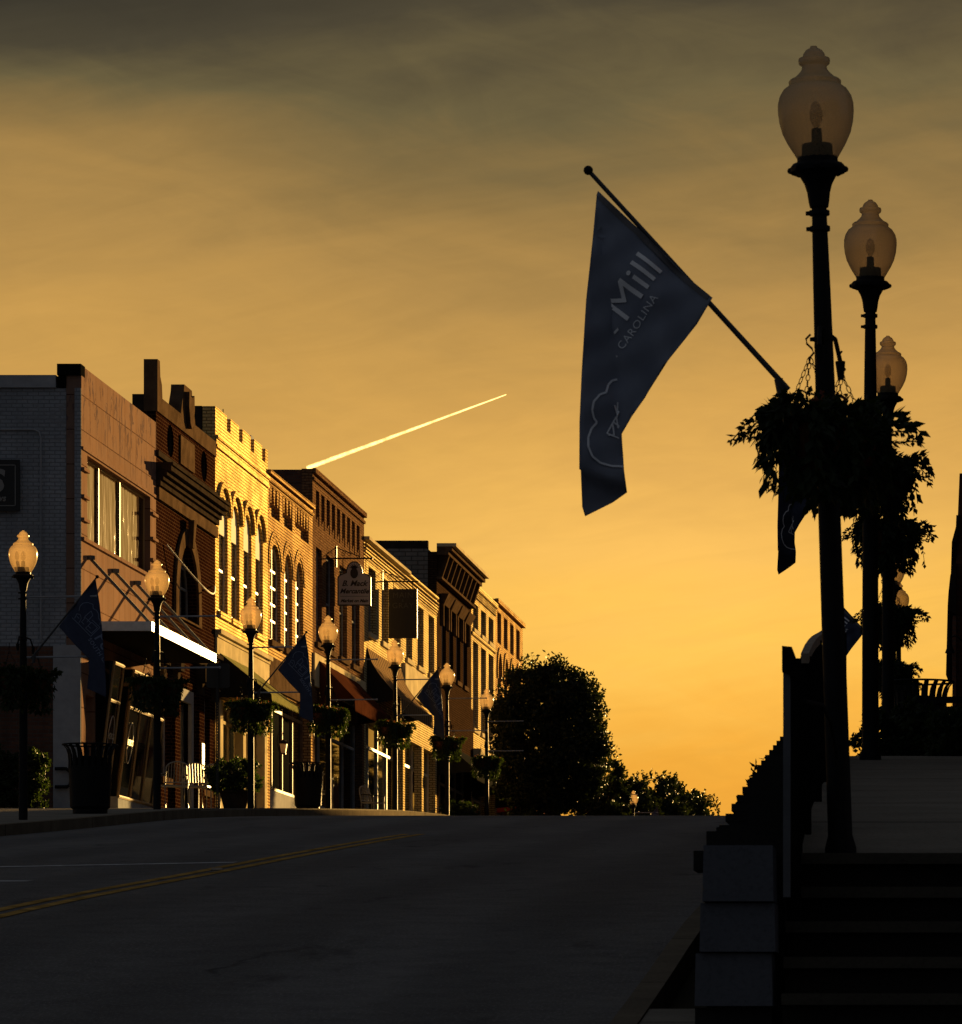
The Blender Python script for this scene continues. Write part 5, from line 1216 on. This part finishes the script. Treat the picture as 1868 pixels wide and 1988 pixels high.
rlg = thing('railing', 'dark picket railing with weathered wooden top rail beside the nearest lamp', 'railing', (-.735, 0, 0))
p = MB(); p.box((-.045, 21.88, .62), (-.008, 21.93, 1.76)); p.build('end_post', M['grey'], rlg)
MB().hexa([(-.05, 21.86, 1.762), (.07, 21.86, 1.70), (.07, 22.0, 1.70), (-.05, 22.0, 1.762)], [(-.05, 21.86, 1.89), (.0, 21.86, 1.885), (.0, 22.0, 1.885), (-.05, 22.0, 1.89)]).build('post_cap', M['blackmatte'], rlg)
for y in (22.4, 24.2, 26.4, 28.8, 31.2, 33.6):
    z = rz_(y) if y > 23.3 else .5; MB().box((-.03, y - .03, z - .05), (.03, y + .03, rz_(max(y, 23.3)) + .98)).build('post', M['blackmatte'], rlg)
yy = [22.1 + .11 * i for i in range(105)]; pk = MB()
for y in yy:
    z = rz_(max(y, 23.3)) if y > 23.3 else .62; pk.box((-.012, y - .012, z + .06), (.012, y + .012, rz_(max(y, 23.3)) + .93))
pk.build('picket', M['blackmatte'], rlg)
rail = MB(); vs = []; fs = []
yr = [24.0 + .7 * i for i in range(14)]
for y in yr:
    z = rz_(y) + .96; vs += [(-.022, y, z), (.022, y, z), (.022, y, z + .055), (-.022, y, z + .055)]
for i in range(len(yr) - 1):
    for k in range(4): fs.append((4 * i + k, 4 * i + (k + 1) % 4, 4 * i + 4 + (k + 1) % 4, 4 * i + 4 + k))
fs += [(3, 2, 1, 0), tuple(4 * (len(yr) - 1) + k for k in range(4))]
rail.add(vs, fs).build('top_rail', M['wood'], rlg)
MB().tube([(.06, 22.0, 1.62), (.14, 22.4, 1.63), (.17, 22.8, 1.58), (.2, 23.1, 1.4)], .012, 6).build('handrail', M['black'], rlg)

# ------------------------------------------------------------------ right hand buildings (with added unseen blocks to shade the street)
rbld = thing('commercial_building', 'dark brick shopfront at the picture edge with overhanging cornice and awning', 'building', (0, 0, 0))
xr = .29
MB().box((xr, 66, 2.2), (12, 80, 7.7)).build('front_wall', M['rightbrick'], rbld)
m = MB(); m.hexa([(xr - .07, 65.8, 7.27), (xr - .002, 65.8, 7.27), (xr - .002, 80.1, 7.27), (xr - .07, 80.1, 7.27)], [(xr + .045, 65.85, 7.70), (xr + .049, 65.85, 7.70), (xr + .049, 80.05, 7.70), (xr + .045, 80.05, 7.70)]); m.box((xr - .045, 65.9, 7.16), (xr - .002, 80.05, 7.268)); m.box((xr - .02, 65.95, 7.05), (xr - .002, 80.03, 7.158)); m.build('cornice', M['darkstone'], rbld)
MB().box((xr + .05, 66.1, 7.702), (11.9, 79.9, 8.35)).build('parapet', M['rightbrick'], rbld)
aw = [(xr - .004, 6.97), (xr - .05, 6.92), (xr - .095, 6.74), (xr - .122, 6.48), (xr - .133, 6.30), (xr - .10, 6.21), (xr - .004, 6.16)]
MB().slab(aw, [], lambda u, w_, d: (u, 65.7 + d, w_), 13.3).build('awning', M['darkstone'], rbld)
MB().box((xr - .055, 65.8, 2.4), (xr - .004, 67.2, 6.15)).build('pilaster', M['rightbrick'], rbld)
for i in range(3):
    u = 67.5 + i * 4; f = MB().box((xr - .03, u, 3.9), (xr - .002, u + 2.4, 5.8)).build('window', M['frame'], rbld); MB().box((xr - .036, u + .08, 4.0), (xr - .031, u + 2.32, 5.7)).build('pane', M['glass'], f)
gl = thing('gooseneck_lamp', 'small dark gooseneck lamp on the brick wall at the picture edge', 'wall lamp', (.26, 65.6, 5.78))
g = MB(); g.tube([(.16, .3, -.05), (.06, .0, .02), (-.0, 0, .04), (-.05, 0, .02), (-.07, 0, -.05)], .010, 6); g.build('arm', M['black'], gl)
g = MB(); g.lathe([(.075, -.22), (.04, -.12), (.018, -.05)], 12, (-.07, 0, 0)); g.build('shade', M['black'], gl, True)
for (ya, yb, xa, zt, lab) in ((-40, 21, 5.0, 7.0, 'unseen brick row added beside the stairs to cut sky light, out of the picture'), (30, 65.6, 1.55, 11.0, 'unseen tall brick block shading the street between the stairs and the dark shopfront'), (80.3, 133, 1.3, 12.0, 'unseen tall brick block shading the street up the hill beyond the dark shopfront'), (133.3, 184, 1.85, 10.3, 'unseen low brick block added for shade near the top of the hill'), (184.2, 250, 1.85, 12.7, 'unseen brick block on the hilltop, raised to stop shop glass reflections'), (256, 420, 3.2, 14.9, 'unseen large brick block added beyond the hilltop to stop shop glass reflections')):
    o = thing('commercial_building', lab, 'building'); MB().box((xa, ya, -3), (14, yb, zt)).build('front_wall', M['rightbrick'], o); MB().box((xa - .2, ya, zt + .002), (14, yb, zt + .3)).build('cornice', M['darkstone'], o)  # unseen blocks set here to stop sun, sky light and reflections
bench = thing('park_bench', 'dark slatted bench by the bin on the raised pavement', 'bench', (.32, 52.5, rz_(52.5)))
for x in (-.55, .55): MB().box((x - .03, -.2, 0), (x + .03, .2, .42)).box((x - .03, .18, .422), (x + .03, .23, .85)).build('leg', M['black'], bench)
s = MB()
for i in range(4): s.box((-.65, -.2 + i * .1, .425), (.65, -.12 + i * .1, .455))
s.build('seat', M['black'], bench); s = MB()
for i in range(3): s.box((-.65, .232, .52 + i * .12), (.65, .255, .60 + i * .12))
s.build('backrest', M['black'], bench)

# ------------------------------------------------------------------ contrail, kilometres away
dC = 9000.0
def cp(x, y): return Vector(((x - X0) * dC / FPX, dC, (Y0 - y) * dC / FPX))
pa, pb = cp(596, 909), cp(983, 766); pts = []; rs = []; rr = random.Random(2); n = 150; lat = (pb - pa).cross(Vector((0, 1, 0))).normalized()
for i in range(n + 1):
    t = i / n; pts.append(pa.lerp(pb, t) + lat * rr.uniform(-.3, .3) * (1 - t) ); rs.append((4.6 * (1 - t) ** .8 + 1.3) * rr.uniform(.93, 1.07))
tag(MB().tube(pts, rs, 10).build('contrail', contrail_mat(), None, True), 'bright thin vapour trail slanting across the sunset sky', 'vapour trail')

SC.cycles.max_bounces = 6; SC.cycles.transparent_max_bounces = 12; SC.cycles.diffuse_bounces = 3; SC.cycles.glossy_bounces = 3
SC.cycles.sample_clamp_indirect = 4.0
